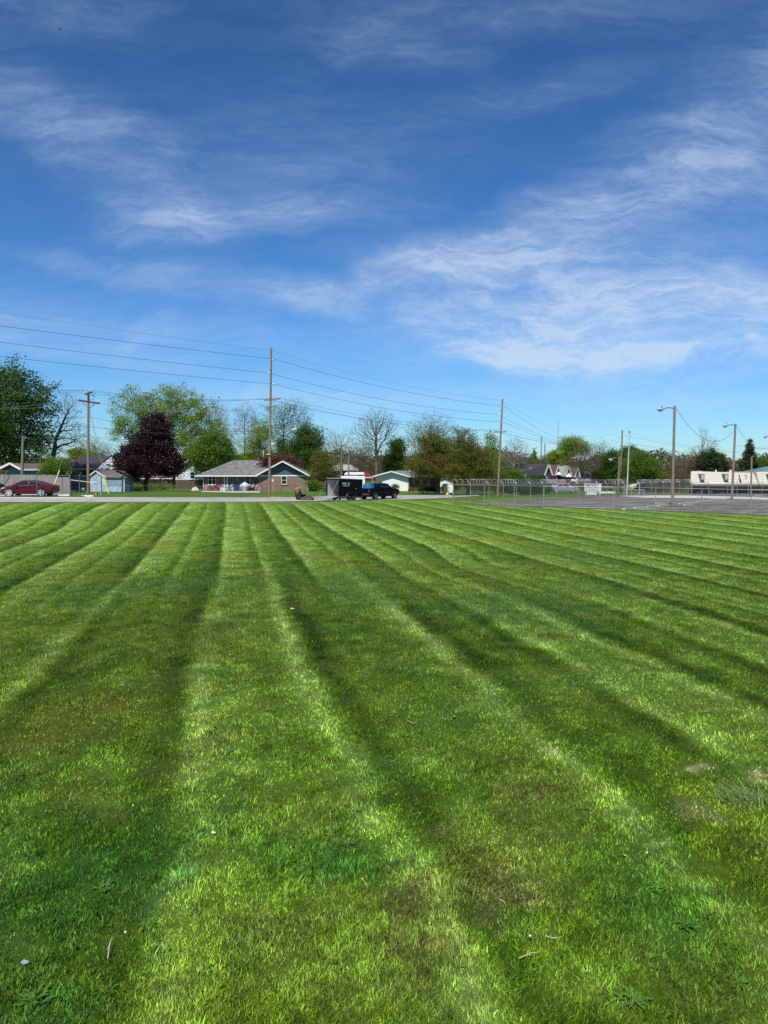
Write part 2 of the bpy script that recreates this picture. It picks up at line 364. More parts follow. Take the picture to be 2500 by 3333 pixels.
# ---- blades of grass
def grass_mesh(name,n,r0,r1,expo,seg2,hm,wm,half=.62,seed=1,bright=1.,wk=1.,clump=False):
    rg=np.random.default_rng(seed)
    k=1-expo; a,b=r0**k,r1**k
    r=(a+(b-a)*rg.random(n))**(1/k); az=(rg.random(n)*2-1)*half
    az=np.where(rg.random(n)<.04,az*1.5,az)
    x=r*np.sin(az); y=r*np.cos(az)
    # keep to the lawn: before the road and before the lot fence
    ok=(y-.847*x<75)&(y+.72*x*(x>5)<69+.0*x)&(~((x>6)&(y>66.9-(x-6.5)*.717-.4)))
    # tufty density
    cl=np.sin(x*5.1+1.3*np.sin(y*3.7))*np.sin(y*6.3+1.7*np.sin(x*4.1))
    ok&=rg.random(n)<(.72+.28*cl)
    if clump: ok&=fbm(x,y,2.2,3,91)>.56
    x,y,r=x[ok],y[ok],r[ok]; n=len(x)
    z=np.array([T(a,b) for a,b in zip(x,y)]) if r1>20 else np.zeros(n)
    sc_=(r/5.)**wm; h=hm*(.55+.75*rg.random(n))*(1+.25*cl[ok])*(1+.5*(rg.random(n)<.03))
    cc_b=bright*(1-sstep(y,8,16))+1.0*sstep(y,8,16); wd=.0044*wk*sc_*(.7+.8*rg.random(n))  # near blades get a brighter colour to offset their self-shadowing
    yaw=rg.random(n)*6.283
    cc,st=turf_colour(x,y)                    # the pass of the mower lays blades away or towards
    st=np.clip(st-.45,-.5,.5); lx=-.21*st*.9+rg.normal(0,.42,n); ly=.98*st*.9+rg.normal(0,.42,n)
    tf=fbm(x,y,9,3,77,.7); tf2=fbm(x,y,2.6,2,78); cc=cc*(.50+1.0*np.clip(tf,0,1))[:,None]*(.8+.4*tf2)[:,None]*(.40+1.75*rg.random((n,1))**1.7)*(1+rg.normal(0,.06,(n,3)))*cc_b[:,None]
    dry=(rg.random(n)<.035)[:,None]; cc=np.where(dry,cc*.4+np.array([.25,.22,.09])*.6,cc)
    dxw=np.cos(yaw)*wd/2; dyw=np.sin(yaw)*wd/2
    B=np.stack([x,y,z],1); wv=np.stack([dxw,dyw,np.zeros(n)],1); top=np.stack([lx*h,ly*h,h],1)
    if seg2:
        mid=B+top*np.array([.38,.38,.6]); V=np.stack([B-wv,B+wv,mid+wv*.8,mid-wv*.8,B+top],1).reshape(-1,3)
        loops=np.array([0,1,2,3,3,2,4]); ltot=np.tile([4,3],n); L=(np.arange(n)[:,None]*5+loops).ravel(); nv=5
    else:
        V=np.stack([B-wv,B+wv,B+top],1).reshape(-1,3); ltot=np.full(n,3); L=np.arange(3*n)
    me=bpy.data.meshes.new(name); me.vertices.add(len(V)); me.vertices.foreach_set('co',V.astype(np.float32).ravel())
    me.loops.add(len(L)); me.loops.foreach_set('vertex_index',L.astype(np.int32))
    me.polygons.add(len(ltot)); ls=np.concatenate([[0],np.cumsum(ltot)[:-1]])
    me.polygons.foreach_set('loop_start',ls.astype(np.int32)); me.polygons.foreach_set('loop_total',ltot.astype(np.int32))
    me.update(); ccs.append(np.repeat(cc,5 if seg2 else 3,axis=0)); return me
ccs=[]
def blade_mat():
    m=bpy.data.materials.new('grass_blades'); m.use_nodes=True; nt=m.node_tree; g=N(nt); b=nt.nodes['Principled BSDF']
    c=g.n('ShaderNodeAttribute',attribute_name='tint').outputs['Color']
    g.put(b.inputs['Base Color'],c); b.inputs['Roughness'].default_value=.5; b.inputs['Specular IOR Level'].default_value=.25
    tr=g.n('ShaderNodeBsdfTranslucent'); c2=g.mix(1,c,(1.15,1.15,.75),'MULTIPLY'); g.put(tr.inputs[0],c2)
    mx=g.n('ShaderNodeMixShader'); mx.inputs[0].default_value=.28
    nt.links.new(b.outputs[0],mx.inputs[1]); nt.links.new(tr.outputs[0],mx.inputs[2]); nt.links.new(mx.outputs[0],nt.nodes['Material Output'].inputs[0])
    return m
bl=blade_mat()
m1=grass_mesh('grass',780000,3.3,13,1.35,True,.040,.50,seed=3,bright=1.50,wk=1.4,half=.80)
m3=grass_mesh('clover',26000,3.3,16,1.2,True,.040,.30,seed=8,bright=1.15,wk=4.2,clump=True,half=.80)
m2=grass_mesh('grass_far',700000,12.5,70,1.55,False,.050,.95,half=.64,seed=4)
# one object for all blades
def join_np(ms,name):
    V=[];L=[];Tt=[];o=0
    for m in ms:
        a=np.empty(len(m.vertices)*3,np.float32); m.vertices.foreach_get('co',a); V.append(a)
        l=np.empty(len(m.loops),np.int32); m.loops.foreach_get('vertex_index',l); L.append(l+o)
        t=np.empty(len(m.polygons),np.int32); m.polygons.foreach_get('loop_total',t); Tt.append(t); o+=len(m.vertices)
        bpy.data.meshes.remove(m)
    V=np.concatenate(V);L=np.concatenate(L);Tt=np.concatenate(Tt)
    me=bpy.data.meshes.new(name); me.vertices.add(len(V)//3); me.vertices.foreach_set('co',V); me.loops.add(len(L)); me.loops.foreach_set('vertex_index',L.astype(np.int32))
    me.polygons.add(len(Tt)); me.polygons.foreach_set('loop_start',np.concatenate([[0],np.cumsum(Tt)[:-1]]).astype(np.int32)); me.polygons.foreach_set('loop_total',Tt)
    me.update(); return me
gm=join_np([m1,m3,m2],'grass'); setcol(gm,np.concatenate(ccs)); gm.materials.append(bl)
go=bpy.data.objects.new('grass',gm); col.objects.link(go); tag(go,'short mown green grass laid in light and dark mower stripes','grass',kind='stuff')

# ---- road, kerb, lot, paths : sheets laid on the terrain
def strip(name,near,far,m,lift,nacross=6,step=8,kind='structure',th=0):
    def at(pl,px):
        for (a,ya),(b,yb) in zip(pl,pl[1:]):
            if a<=px<=b: return ya+(yb-ya)*(px-a)/(b-a)
        return pl[-1][1]
    a=max(near[0][0],far[0][0]); b=min(near[-1][0],far[-1][0]); n=max(2,int((b-a)/step)); V=[];Fc=[]
    for i in range(n+1):
        px=a+(b-a)*i/n; p=P(px,at(near,px)); q=P(px,at(far,px))
        for j in range(nacross+1):
            t=p.lerp(q,j/nacross); V.append((t.x,t.y,T(t.x,t.y)+lift))
    k=nacross+1
    for i in range(n):
        for j in range(nacross): Fc.append((i*k+j,(i+1)*k+j,(i+1)*k+j+1,i*k+j+1))
    b_=MB().slab(V,Fc,th) if th else MB().add(V,Fc)
    o=b_.build(name,m); tag(o,kind=kind); return o
RN=[(-420,1640),(0,1635.5),(400,1635.5),(700,1634.5),(875,1634),(1062,1631),(1200,1628.5),(1320,1626.5),(1400,1623.5),(1475,1620),(1560,1614.5)]
RF=[(-420,1624),(0,1622.5),(400,1623),(700,1623),(875,1623),(1062,1620),(1200,1617),(1320,1615),(1400,1614.8),(1475,1613),(1560,1609)]
roadm=mat('road_concrete',(.30,.275,.27),.9,c2=(.47,.44,.43),vscale=.9,streak=(1,1,1))
strip('road',RN,RF,roadm,.035)
lotm_c=(.075,.072,.078)
def lot_mat():
    m=bpy.data.materials.new('old_asphalt'); m.use_nodes=True; nt=m.node_tree; b=nt.nodes['Principled BSDF']; g=N(nt)
    pos=g.n('ShaderNodeNewGeometry').outputs['Position']
    v=g.mapping(pos,rot=(0,0,R(25)),scale=(.35,1,1)); n=g.noise(v,.55,6,.72,.6); n2=g.noise(pos,3.5,5,.7); n3=g.noise(g.mapping(pos,rot=(0,0,R(20)),scale=(.16,1,1)),1.0,6,.75,.5)
    c=g.mix(g.rng(n,.35,.62),(.050,.044,.037),(.150,.135,.115)); c=g.mix(g.rng(n3,.47,.60,0,.9),c,(.42,.39,.34)); c=g.mix(g.rng(n2,.35,.7,0,.45),c,(.035,.031,.028))
    x,y,z=g.sep(g.mapping(pos,rot=(0,0,R(36)))); cr=g.math('LESS_THAN',g.math('ABSOLUTE',g.math('SUBTRACT',g.noise(pos,.35,4,.6,.6),.5)),.006)
    c=g.mix(g.math('MULTIPLY',cr,.8),c,(.02,.02,.02))
    line=g.math('LESS_THAN',g.math('ABSOLUTE',g.math('SUBTRACT',g.math('FRACT',g.math('DIVIDE',x,2.75)),.5)),.022)
    worn=g.math('MULTIPLY',line,g.rng(n3,.4,.6,.1,.6)); c=g.mix(worn,c,(.5,.5,.48))
    g.put(b.inputs['Base Color'],c); b.inputs['Roughness'].default_value=.95
    return m
LN=[(1535,1643.5),(1770,1651.5),(1997,1659),(2282,1670),(2500,1679),(2900,1695)]
LF=[(1535,1641.5),(1640,1633),(1760,1624),(1900,1617),(2060,1611),(2120,1608.5),(2250,1606.5),(2500,1607),(2900,1607)]
strip('parking_lot',LN,LF,lot_mat(),.03,nacross=14,step=10)
strip('concrete_apron',[(2020,1617),(2100,1621.5),(2250,1622.5),(2500,1628),(2900,1634)],[(2020,1615),(2100,1613.5),(2250,1614),(2500,1621),(2900,1626)],concrete,.055,nacross=3)
kerbm=mat('kerb_concrete',(.55,.51,.44),.9,c2=(.68,.64,.57),vscale=3)
def kerb(pl,w=.22,h=.12,name='kerb'):
    V=[];Fc=[];pts=[]
    for (a,ya),(b,yb) in zip(pl,pl[1:]):
        n=max(1,int((b-a)/12))
        for i in range(n): pts.append(P(a+(b-a)*i/n,ya+(yb-ya)*i/n))
    pts.append(P(*pl[-1]))
    for i,p in enumerate(pts):
        d=(pts[min(i+1,len(pts)-1)]-pts[max(0,i-1)]); nrm=Vector((-d.y,d.x,0)).normalized()*w
        for q,z in ((p,-.02),(p,h),(p+nrm,h),(p+nrm,-.02)): V.append((q.x,q.y,T(q.x,q.y)+z))
    for i in range(len(pts)-1):
        for j in range(3): Fc.append((i*4+j,(i+1)*4+j,(i+1)*4+j+1,i*4+j+1))
    tag(MB().add(V,Fc).build(name,kerbm),kind='structure')
kerb(RF,.34,.10)
strip('driveway',[(-420,1618.5),(0,1616.5),(100,1616),(200,1614.5),(215,1613)],[(-420,1606),(0,1608),(100,1609.5),(200,1612.5),(215,1612.5)],concrete,.04,nacross=3)
strip('footpath',[(880,1623),(960,1622)],[(880,1619),(960,1620)],concrete,.05,nacross=2)
strip('patio',[(655,1602.5),(760,1604.5),(846,1604.5)],[(655,1599),(760,1599.5),(846,1599.5)],concrete,.04,nacross=2)
strip('side_path',[(1640,1611),(1690,1613.8)],[(1640,1610),(1690,1612.8)],concrete,.05,nacross=1)
# painted stripe on the lot edge
strip('painted_line',[(1845,1652),(2000,1656)],[(1845,1651.2),(2000,1655.2)],white,.045,nacross=1)
# ================= TREES
def leaf_mat(name,c,c2,trans=.35,dry=None):
    m=bpy.data.materials.new(name); m.use_nodes=True; nt=m.node_tree; g=N(nt); b=nt.nodes['Principled BSDF']
    geo=g.n('ShaderNodeNewGeometry'); tc=g.n('ShaderNodeTexCoord').outputs['Object']
    n=g.noise(tc,.55,3,.6); k=g.math('ADD',g.math('MULTIPLY',g.rng(n,.3,.7),.55),g.math('MULTIPLY',geo.outputs['Random Per Island'],.45))
    cc=g.mix(k,c,c2)
    g.put(b.inputs['Base Color'],cc); b.inputs['Roughness'].default_value=.5; b.inputs['Specular IOR Level'].default_value=.3
    tr=g.n('ShaderNodeBsdfTranslucent'); g.put(tr.inputs[0],g.mix(1,cc,(1.2,1.3,.7),'MULTIPLY')); mx=g.n('ShaderNodeMixShader'); mx.inputs[0].default_value=trans
    nt.links.new(b.outputs[0],mx.inputs[1]); nt.links.new(tr.outputs[0],mx.inputs[2]); nt.links.new(mx.outputs[0],nt.nodes['Material Output'].inputs[0])
    return m
LM={'dark':leaf_mat('leaf_dark_green',(.032,.080,.008),(.095,.18,.018)),
    'bright':leaf_mat('leaf_spring_green',(.13,.21,.010),(.30,.40,.025)),
    'mid':leaf_mat('leaf_mid_green',(.065,.14,.010),(.17,.27,.025)),
    'purple':leaf_mat('leaf_purple',(.012,.004,.006),(.045,.012,.016),.12),
    'olive':leaf_mat('leaf_olive',(.085,.095,.010),(.22,.215,.030)),
    'pale':leaf_mat('leaf_pale_bud',(.17,.18,.08),(.30,.31,.16)),
    'brown':leaf_mat('bud_brown',(.13,.095,.055),(.23,.17,.10)),
    'red':leaf_mat('leaf_russet',(.085,.035,.022),(.18,.075,.05)),
    'conifer':leaf_mat('needle_green',(.014,.032,.008),(.055,.085,.018),.1),
    'bushy':leaf_mat('leaf_fresh_green',(.10,.17,.015),(.22,.30,.03))}
bark=mat('bark',(.085,.068,.052),.95,c2=(.15,.125,.10),vscale=4,bump=.4)
barkp=mat('pale_bark',(.19,.165,.14),.95,c2=(.30,.27,.235),vscale=4,bump=.4)
barkd=mat('dark_bark',(.045,.036,.028),.95,c2=(.09,.075,.06),vscale=4,bump=.4)
def npmesh(name,V,Fq,m,smooth=False):
    me=bpy.data.meshes.new(name); me.vertices.add(len(V)); me.vertices.foreach_set('co',V.astype(np.float32).ravel())
    k=Fq.shape[1]; me.loops.add(Fq.size); me.loops.foreach_set('vertex_index',Fq.astype(np.int32).ravel())
    me.polygons.add(len(Fq)); me.polygons.foreach_set('loop_start',(np.arange(len(Fq))*k).astype(np.int32)); me.polygons.foreach_set('loop_total',np.full(len(Fq),k,np.int32))
    me.materials.append(m); me.update()
    o=bpy.data.objects.new(name,me); col.objects.link(o); return o
def tree(name,label,cat,base_px,d,crown,n,leaves,lm,lsize=.3,bm=None,seed=0,r0=None,group=None,base_dz=0.,cone=False,twig=.012,bf=.35,spread=.45,up=.0,leader=.75,thick=.85,dead=.0):
    """crown : ellipses (centre px,py, radii in px) of the outline at depth d; they get their own depth and real size"""
    rg=np.random.default_rng(seed+100); bm=bm or bark
    base=G(base_px,d); base.z+=base_dz; k=d/F
    E=[]; 
    for (cx,cy,rx,ry) in crown:
        c=W(cx,cy,d); E.append((c.x,d+rg.normal(0,.1)*rx*k,c.z,rx*k,max(rx,ry*.6)*k*thick,ry*k))
    E=np.array(E); vol=E[:,3]*E[:,4]*E[:,5]
    pick=rg.choice(len(E),n,p=vol/vol.sum()); dirv=rg.normal(size=(n,3)); dirv/=np.linalg.norm(dirv,axis=1)[:,None]
    rad=(rg.random(n)**(1/2.2))[:,None]*(1+.10*rg.normal(size=(n,1)))
    if cone:
        h=1-np.sqrt(rg.random(n)); a=rg.random(n)*6.283; rr=(1-h)*rg.random(n)**.4*(1+.22*np.sin(h*34)); e=E[pick]
        tg=np.stack([e[:,0]+np.cos(a)*rr*e[:,3],e[:,1]+np.sin(a)*rr*e[:,4],e[:,2]-e[:,5]+2*e[:,5]*h],1)
    else: tg=E[pick][:,:3]+dirv*rad*E[pick][:,3:]
    tg=tg[tg[:,2]>base.z+.4]
    ctr=(E[:,:3]*vol[:,None]).sum(0)/vol.sum(); top=tg[:,2].max(); low=np.percentile(tg[:,2],4)
    # leader
    nodes=[np.array([base.x,base.y,base.z-.1])]; par=[-1]; pl=[0.]
    htop=base.z+(top-base.z)*leader; lean=ctr[:2]-nodes[0][:2]; nst=9
    for i in range(1,nst+1):
        t=i/nst; p=np.array([base.x+lean[0]*t*t*.8+rg.normal(0,.08),base.y+lean[1]*t*t*.8+rg.normal(0,.08),base.z+(htop-base.z)*t])
        nodes.append(p); par.append(len(nodes)-2); pl.append(pl[-1]+np.linalg.norm(p-nodes[-2]))
    NP_=np.zeros((2*n+40,3)); NP_[:len(nodes)]=nodes; PLn=np.zeros(2*n+40); PLn[:len(nodes)]=pl; m=len(nodes)
    ok=np.ones(2*n+40,bool); ok[:max(1,int(nst*max(.12,(low-base.z)/(htop-base.z)*.55)))]=False
    order=np.argsort(np.linalg.norm((tg-ctr)*[1,1,.6],axis=1)*(.6+.4*rg.random(len(tg))))
    for i in order:
        t=tg[i]; dv=t-NP_[:m]; dist=np.linalg.norm(dv,axis=1)
        cost=dist+bf*PLn[:m]+np.where(dv[:,2]<0,-dv[:,2]*(.5+up),0)+np.where(ok[:m],0,99)
        j=int(np.argmin(cost)); mid=(t+NP_[j])/2+rg.normal(0,.07,3)*dist[j]+np.array([0,0,.06*dist[j]])*(1 if not cone else -1)
        NP_[m]=mid; par.append(j); PLn[m]=PLn[j]+dist[j]/2; NP_[m+1]=t; par.append(m); PLn[m+1]=PLn[j]+dist[j]; m+=2
    par=np.array(par); pos=NP_[:m]; rr=np.zeros(m); isleaf=np.ones(m,bool); isleaf[par[par>=0]]=False
    twig=twig*.9; acc=np.where(isleaf,twig**2.5,0.)
    for i in range(m-1,0,-1): acc[par[i]]+=acc[i]
    rr=acc**(1/2.5)
    if r0: rr*=1+(r0/rr[0]-1)*np.clip((rr/rr[0]),0,1)**.8
    o0=np.array([base.x,base.y,base.z])
    # wood
    i=np.arange(1,m); A=pos[par[i]]-o0; B=pos[i]-o0; ra=np.minimum(rr[par[i]],rr[i]*1.6); rb=rr[i]
    D=B-A; L=np.linalg.norm(D,axis=1)[:,None]+1e-9; D=D/L; up_=np.where(np.abs(D[:,2:3])<.9,[[0,0,1.]],[[1.,0,0]]); a=np.cross(D,up_); a/=np.linalg.norm(a,axis=1)[:,None]; b=np.cross(D,a)
    V=[];Fq=[]; o=0
    for sel,ns in ((rb>.05,7),(rb<=.05,3)):
        if not sel.any(): continue
        q=np.arange(ns)*2*math.pi/ns; cs=np.cos(q)[None,:,None]; sn=np.sin(q)[None,:,None]; nn=sel.sum()
        ring=lambda P_,r: P_[sel][:,None,:]+(a[sel][:,None,:]*cs+b[sel][:,None,:]*sn)*r[sel][:,None,None]
        v=np.concatenate([ring(A,ra),ring(B,rb)],1).reshape(-1,3); V.append(v)
        kk=np.arange(ns); f=np.stack([kk,(kk+1)%ns,(kk+1)%ns+ns,kk+ns],1); Fq.append((f[None]+(np.arange(nn)*2*ns)[:,None,None]).reshape(-1,4)+o); o+=len(v)
    if leaves>1800 and lm not in('brown','pale'): leaves=int(leaves*3.5); lsize*=.68
    elif lm in('brown','pale'): leaves=int(leaves*2.4); lsize*=.62
    root=thing(name,label,cat,base,0,group)
    wo=npmesh('trunk',np.concatenate(V),np.concatenate(Fq),bm); wo.parent=root
    # leaves in sprays round the twigs
    if leaves:
        cand=np.where(np.arange(m)>nst)[0]; w_=np.where(isleaf[cand],1.,.35); w_/=w_.sum()
        c=pos[rg.choice(cand,leaves,p=w_)]+rg.normal(0,spread,(leaves,3))*[1,1,.7]-o0
        nrm=rg.normal(size=(leaves,3))+np.array([0,-.2,.7]); nrm/=np.linalg.norm(nrm,axis=1)[:,None]
        a=np.cross(nrm,rg.normal(size=(leaves,3))); a/=np.linalg.norm(a,axis=1)[:,None]; b=np.cross(nrm,a)
        s_=lsize*(.5+rg.random((leaves,1))*.9)/2
        V=np.stack([c-a*s_,c-b*s_*.55+a*s_*.1,c+a*s_,c+b*s_*.6],1).reshape(-1,3)
        Fq=np.arange(4*leaves).reshape(-1,4)
        cr=npmesh('crown',V,Fq,LM[lm]); cr.parent=root
    return root
TR='trees around the houses'
t=tree
t('broadleaf_tree','huge dark green tree at the left edge behind the blue grey garage','tree',50,96,[(40,1235,62,80),(-10,1330,150,130),(110,1320,72,85),(55,1450,120,80),(120,1420,60,60),(-80,1420,120,130)],650,15000,'dark',.42,seed=1,spread=.55)
t('bare_tree','thin nearly bare tree leaning out beside the huge dark green tree','tree',166,98,[(222,1330,45,65),(245,1410,48,60),(205,1450,42,55),(265,1450,30,45),(190,1390,30,40)],520,1500,'pale',.20,seed=2,spread=.3,bm=bark,r0=.32)
t('broadleaf_tree','small far green tree seen over the ridge of the dark roof','tree',266,185,[(250,1478,28,20),(292,1482,28,16)],160,2200,'bright',.5,seed=3)
t('shrub_tree','round bright green shrub growing above the wooden fence','shrub',180,75,[(180,1520,42,32),(160,1530,30,22),(205,1532,26,20)],260,3400,'bushy',.20,seed=4,spread=.25,bf=.2)
t('maple_tree','wide spring green maple rising behind the purple tree','tree',545,124,[(440,1340,85,78),(560,1318,108,72),(655,1355,66,66),(390,1400,52,55),(700,1440,60,75),(600,1430,110,80),(500,1400,90,80)],700,11500,'bright',.38,seed=5,spread=.5,r0=.36)
t('maple_tree','dense fresh green maple between the purple tree and the grey shingle roof','tree',690,118,[(690,1470,60,72),(650,1490,50,50),(728,1480,35,60)],420,7500,'mid',.38,seed=6,spread=.45)
t('bare_tree','pale hazy tree low behind the T shaped pole','tree',335,150,[(330,1470,42,38),(300,1450,25,30)],320,1400,'pale',.28,seed=7,spread=.4)
t('purple_maple_tree','dark purple leaved maple on the lawn beside the shed','tree',478,82,[(500,1395,42,62),(520,1410,40,58),(480,1460,78,66),(478,1515,104,38),(540,1490,58,52),(425,1492,50,44),(555,1525,44,28)],900,17000,'purple',.30,bm=barkd,seed=8,spread=.33,r0=.26)
t('bare_tree','grey green budding tree just right of the spring green maple','tree',722,146,[(700,1350,45,52),(735,1400,35,60),(705,1420,40,60)],700,2400,'pale',.26,seed=9,spread=.4)
t('bare_tree','greyish budding tree behind the chimney of the shingle roof house','tree',800,142,[(800,1365,52,58),(775,1440,48,60),(825,1430,35,55)],850,2400,'brown',.24,seed=10,spread=.35)
t('bare_tree','wide half bare tree right behind the tall street lamp pole','tree',925,134,[(930,1365,92,66),(900,1430,90,70),(985,1400,45,55),(960,1340,55,40)],1100,3400,'olive',.26,bm=barkd,seed=11,spread=.4)
t('young_tree','yellow green young tree left of the tall street lamp pole','tree',845,126,[(850,1420,42,58),(820,1475,36,32),(862,1480,30,40)],300,3000,'bright',.30,seed=12,spread=.4)
t('broadleaf_tree','round dark green tree to the right behind the brick house','tree',1003,117,[(1005,1430,48,52),(1010,1480,48,55),(965,1490,58,50),(1015,1530,45,40),(930,1470,35,40)],620,11500,'dark',.34,seed=13,spread=.42)
t('redbud_tree','russet bush like tree peeping over the brick house gable','tree',905,112,[(905,1500,58,28),(950,1510,40,26),(870,1500,30,22)],380,2500,'red',.26,seed=14,spread=.35)
t('bare_tree','olive twiggy tree with drooping limbs right of the brick house','tree',1052,108,[(1050,1505,40,48),(1075,1530,36,36),(1030,1545,34,34)],620,3200,'olive',.24,seed=15,spread=.3,bm=bark)
t('bare_tree','pale budding tree with heavy crooked limbs above the white box body','tree',1112,138,[(1082,1440,38,48),(1135,1435,38,45),(1110,1480,48,40),(1150,1480,25,35)],620,1500,'pale',.24,seed=16,spread=.35,r0=.28)
t('bare_tree','tall bare tree with upswept limbs behind the white ranch house','tree',1226,131,[(1226,1390,66,66),(1180,1400,40,45),(1275,1380,38,45),(1215,1460,50,50)],1700,900,'brown',.14,bm=bark,seed=17,spread=.3,up=.6,r0=.3,twig=.015,bf=.45)
t('bare_tree','brown bare tree left of the tall upswept tree','tree',1180,150,[(1185,1480,40,50),(1160,1500,30,30)],600,1500,'brown',.26,seed=18,spread=.35)
t('broadleaf_tree','dark green tree standing between two bare crowns','tree',1285,137,[(1290,1460,32,42),(1280,1510,40,40)],320,4500,'dark',.36,seed=19,spread=.4)
t('bare_tree','broad bare brown crown rising behind the olive trees','tree',1402,141,[(1400,1395,88,58),(1345,1430,55,50),(1450,1410,45,50),(1390,1460,90,60)],1500,3200,'brown',.24,bm=bark,seed=20,spread=.35,twig=.014)
t('oak_tree','big olive green oak shading the brick front of the white ranch house','tree',1425,107,[(1400,1450,52,68),(1412,1510,82,52),(1360,1520,42,40),(1440,1480,50,60)],900,13000,'olive',.25,bm=barkd,seed=21,spread=.35,r0=.32)
t('oak_tree','big olive brown oak leaning over the corner of the razor wire fence','tree',1522,104,[(1505,1455,52,62),(1540,1500,68,55),(1500,1530,70,40),(1585,1530,38,40)],900,12500,'olive',.25,bm=barkd,seed=22,spread=.35,r0=.28)
t('young_tree','light green loose tree left of the leaning tall pole','tree',1602,128,[(1598,1440,26,38),(1610,1485,28,36)],260,1800,'bright',.28,seed=23,spread=.4)
t('bare_tree','bare spreading tree right of the leaning tall pole','tree',1668,152,[(1678,1462,46,46),(1650,1500,36,40),(1705,1480,30,40)],950,300,'brown',.2,bm=barkp,seed=24,spread=.3,twig=.018,up=.4)
t('conifer_tree','small pointed conifer above the black roofed house','tree',1738,180,[(1738,1490,14,30)],120,900,'mid',.5,seed=25,cone=True,leader=.97,spread=.3)
t('shrub_tree','dark ivy grown shrub mass before the black roofed house','shrub',1700,112,[(1690,1580,60,26),(1735,1575,45,24),(1650,1590,30,20)],420,5500,'dark',.28,seed=26,spread=.35,bf=.2)
t('shrub_tree','tangled olive thicket at the foot of the leaning tall pole','shrub',1612,116,[(1605,1575,45,26),(1570,1580,35,22)],420,2600,'olive',.24,seed=27,spread=.3,bf=.2)
t('shrub_tree','green climbing bush on the left end of the black roofed house','shrub',1655,114,[(1668,1555,42,26),(1640,1545,25,25)],260,3200,'mid',.28,seed=28,spread=.35,bf=.2)
t('young_tree','small yellow green tree right of the thin antenna mast','tree',1806,172,[(1806,1490,20,26),(1815,1520,22,20)],200,2200,'bright',.4,seed=29,spread=.4)
t('broadleaf_tree','spring green treetop above the row of gabled houses','tree',1868,176,[(1860,1450,38,32),(1900,1460,28,30),(1840,1480,28,30)],420,4200,'bright',.38,seed=30,spread=.5)
t('bare_tree','brown bare tree with a forked trunk left of the blue lettered sign','tree',1905,150,[(1900,1490,48,52),(1870,1510,36,40),(1935,1490,34,48)],1100,2600,'brown',.22,seed=31,spread=.35,r0=.26)
t('bare_tree','slim bare tree with grey upper twigs over the blue lettered sign','tree',1955,156,[(1955,1465,30,45),(1945,1510,30,45)],600,600,'brown',.2,bm=bark,seed=32,spread=.3)
t('broadleaf_tree','dark green round tree behind the lamp pole of the far road','tree',1988,152,[(1985,1495,34,38),(1995,1530,42,34),(1955,1550,32,24)],420,6000,'dark',.36,seed=33,spread=.4)
t('broadleaf_tree','dark green treetop directly behind the white flagpole','tree',2058,158,[(2050,1480,34,26),(2080,1490,32,26)],320,4200,'dark',.38,seed=34,spread=.45)
t('broadleaf_tree','bright green wide tree right of the white flagpole','tree',2085,138,[(2080,1510,50,42),(2110,1530,46,36),(2050,1540,36,30),(2135,1545,30,28)],560,8500,'mid',.34,bm=barkd,seed=35,spread=.42)
t('bare_tree','pale bare tree with a narrow tall top behind the cream building','tree',2285,152,[(2292,1420,24,38),(2300,1465,44,34),(2262,1480,38,36),(2325,1440,22,24)],1000,300,'brown',.16,bm=barkp,seed=36,spread=.3,twig=.016,up=.4)
t('bare_tree','brown scrubby tree left of the dark juniper','tree',2238,140,[(2240,1520,28,42),(2225,1550,28,30),(2262,1500,26,36)],600,2200,'brown',.24,seed=37,spread=.3)
t('juniper_tree','broad dark juniper with ragged points over the cream building roof','tree',2315,139,[(2305,1500,38,38),(2335,1505,30,32),(2285,1525,30,30),(2352,1525,24,22),(2310,1545,50,26)],620,9500,'conifer',.34,bm=barkd,seed=38,spread=.3,up=1.0)
t('spruce_tree','tall dark spruce between the thin lamp post and the wooden lot pole','tree',2437,139,[(2437,1495,44,72)],560,6500,'conifer',.30,bm=barkd,seed=39,cone=True,leader=.98,spread=.22,r0=.22)
t('broadleaf_tree','low fresh green tree behind the teal roof at the right edge','tree',2490,150,[(2480,1515,30,24),(2520,1510,40,30)],300,4200,'mid',.38,seed=40,spread=.4)
t('shrub_tree','olive hedge clump right of the brick house corner','shrub',1030,106,[(1020,1575,22,12),(1042,1578,16,10)],160,1500,'mid',.22,seed=41,spread=.25,bf=.2)
t('shrub_tree','low green shrub at the bottom of the white gable wall','shrub',1286,118,[(1286,1583,13,7)],60,600,'mid',.18,seed=42,spread=.15,bf=.2)
t('shrub_tree','dark low hedge under the purple tree beyond the lawn','shrub',500,100,[(450,1583,50,8),(520,1585,50,7)],200,2200,'mid',.24,seed=43,spread=.2,bf=.2)
BR='brush behind the lot fences'
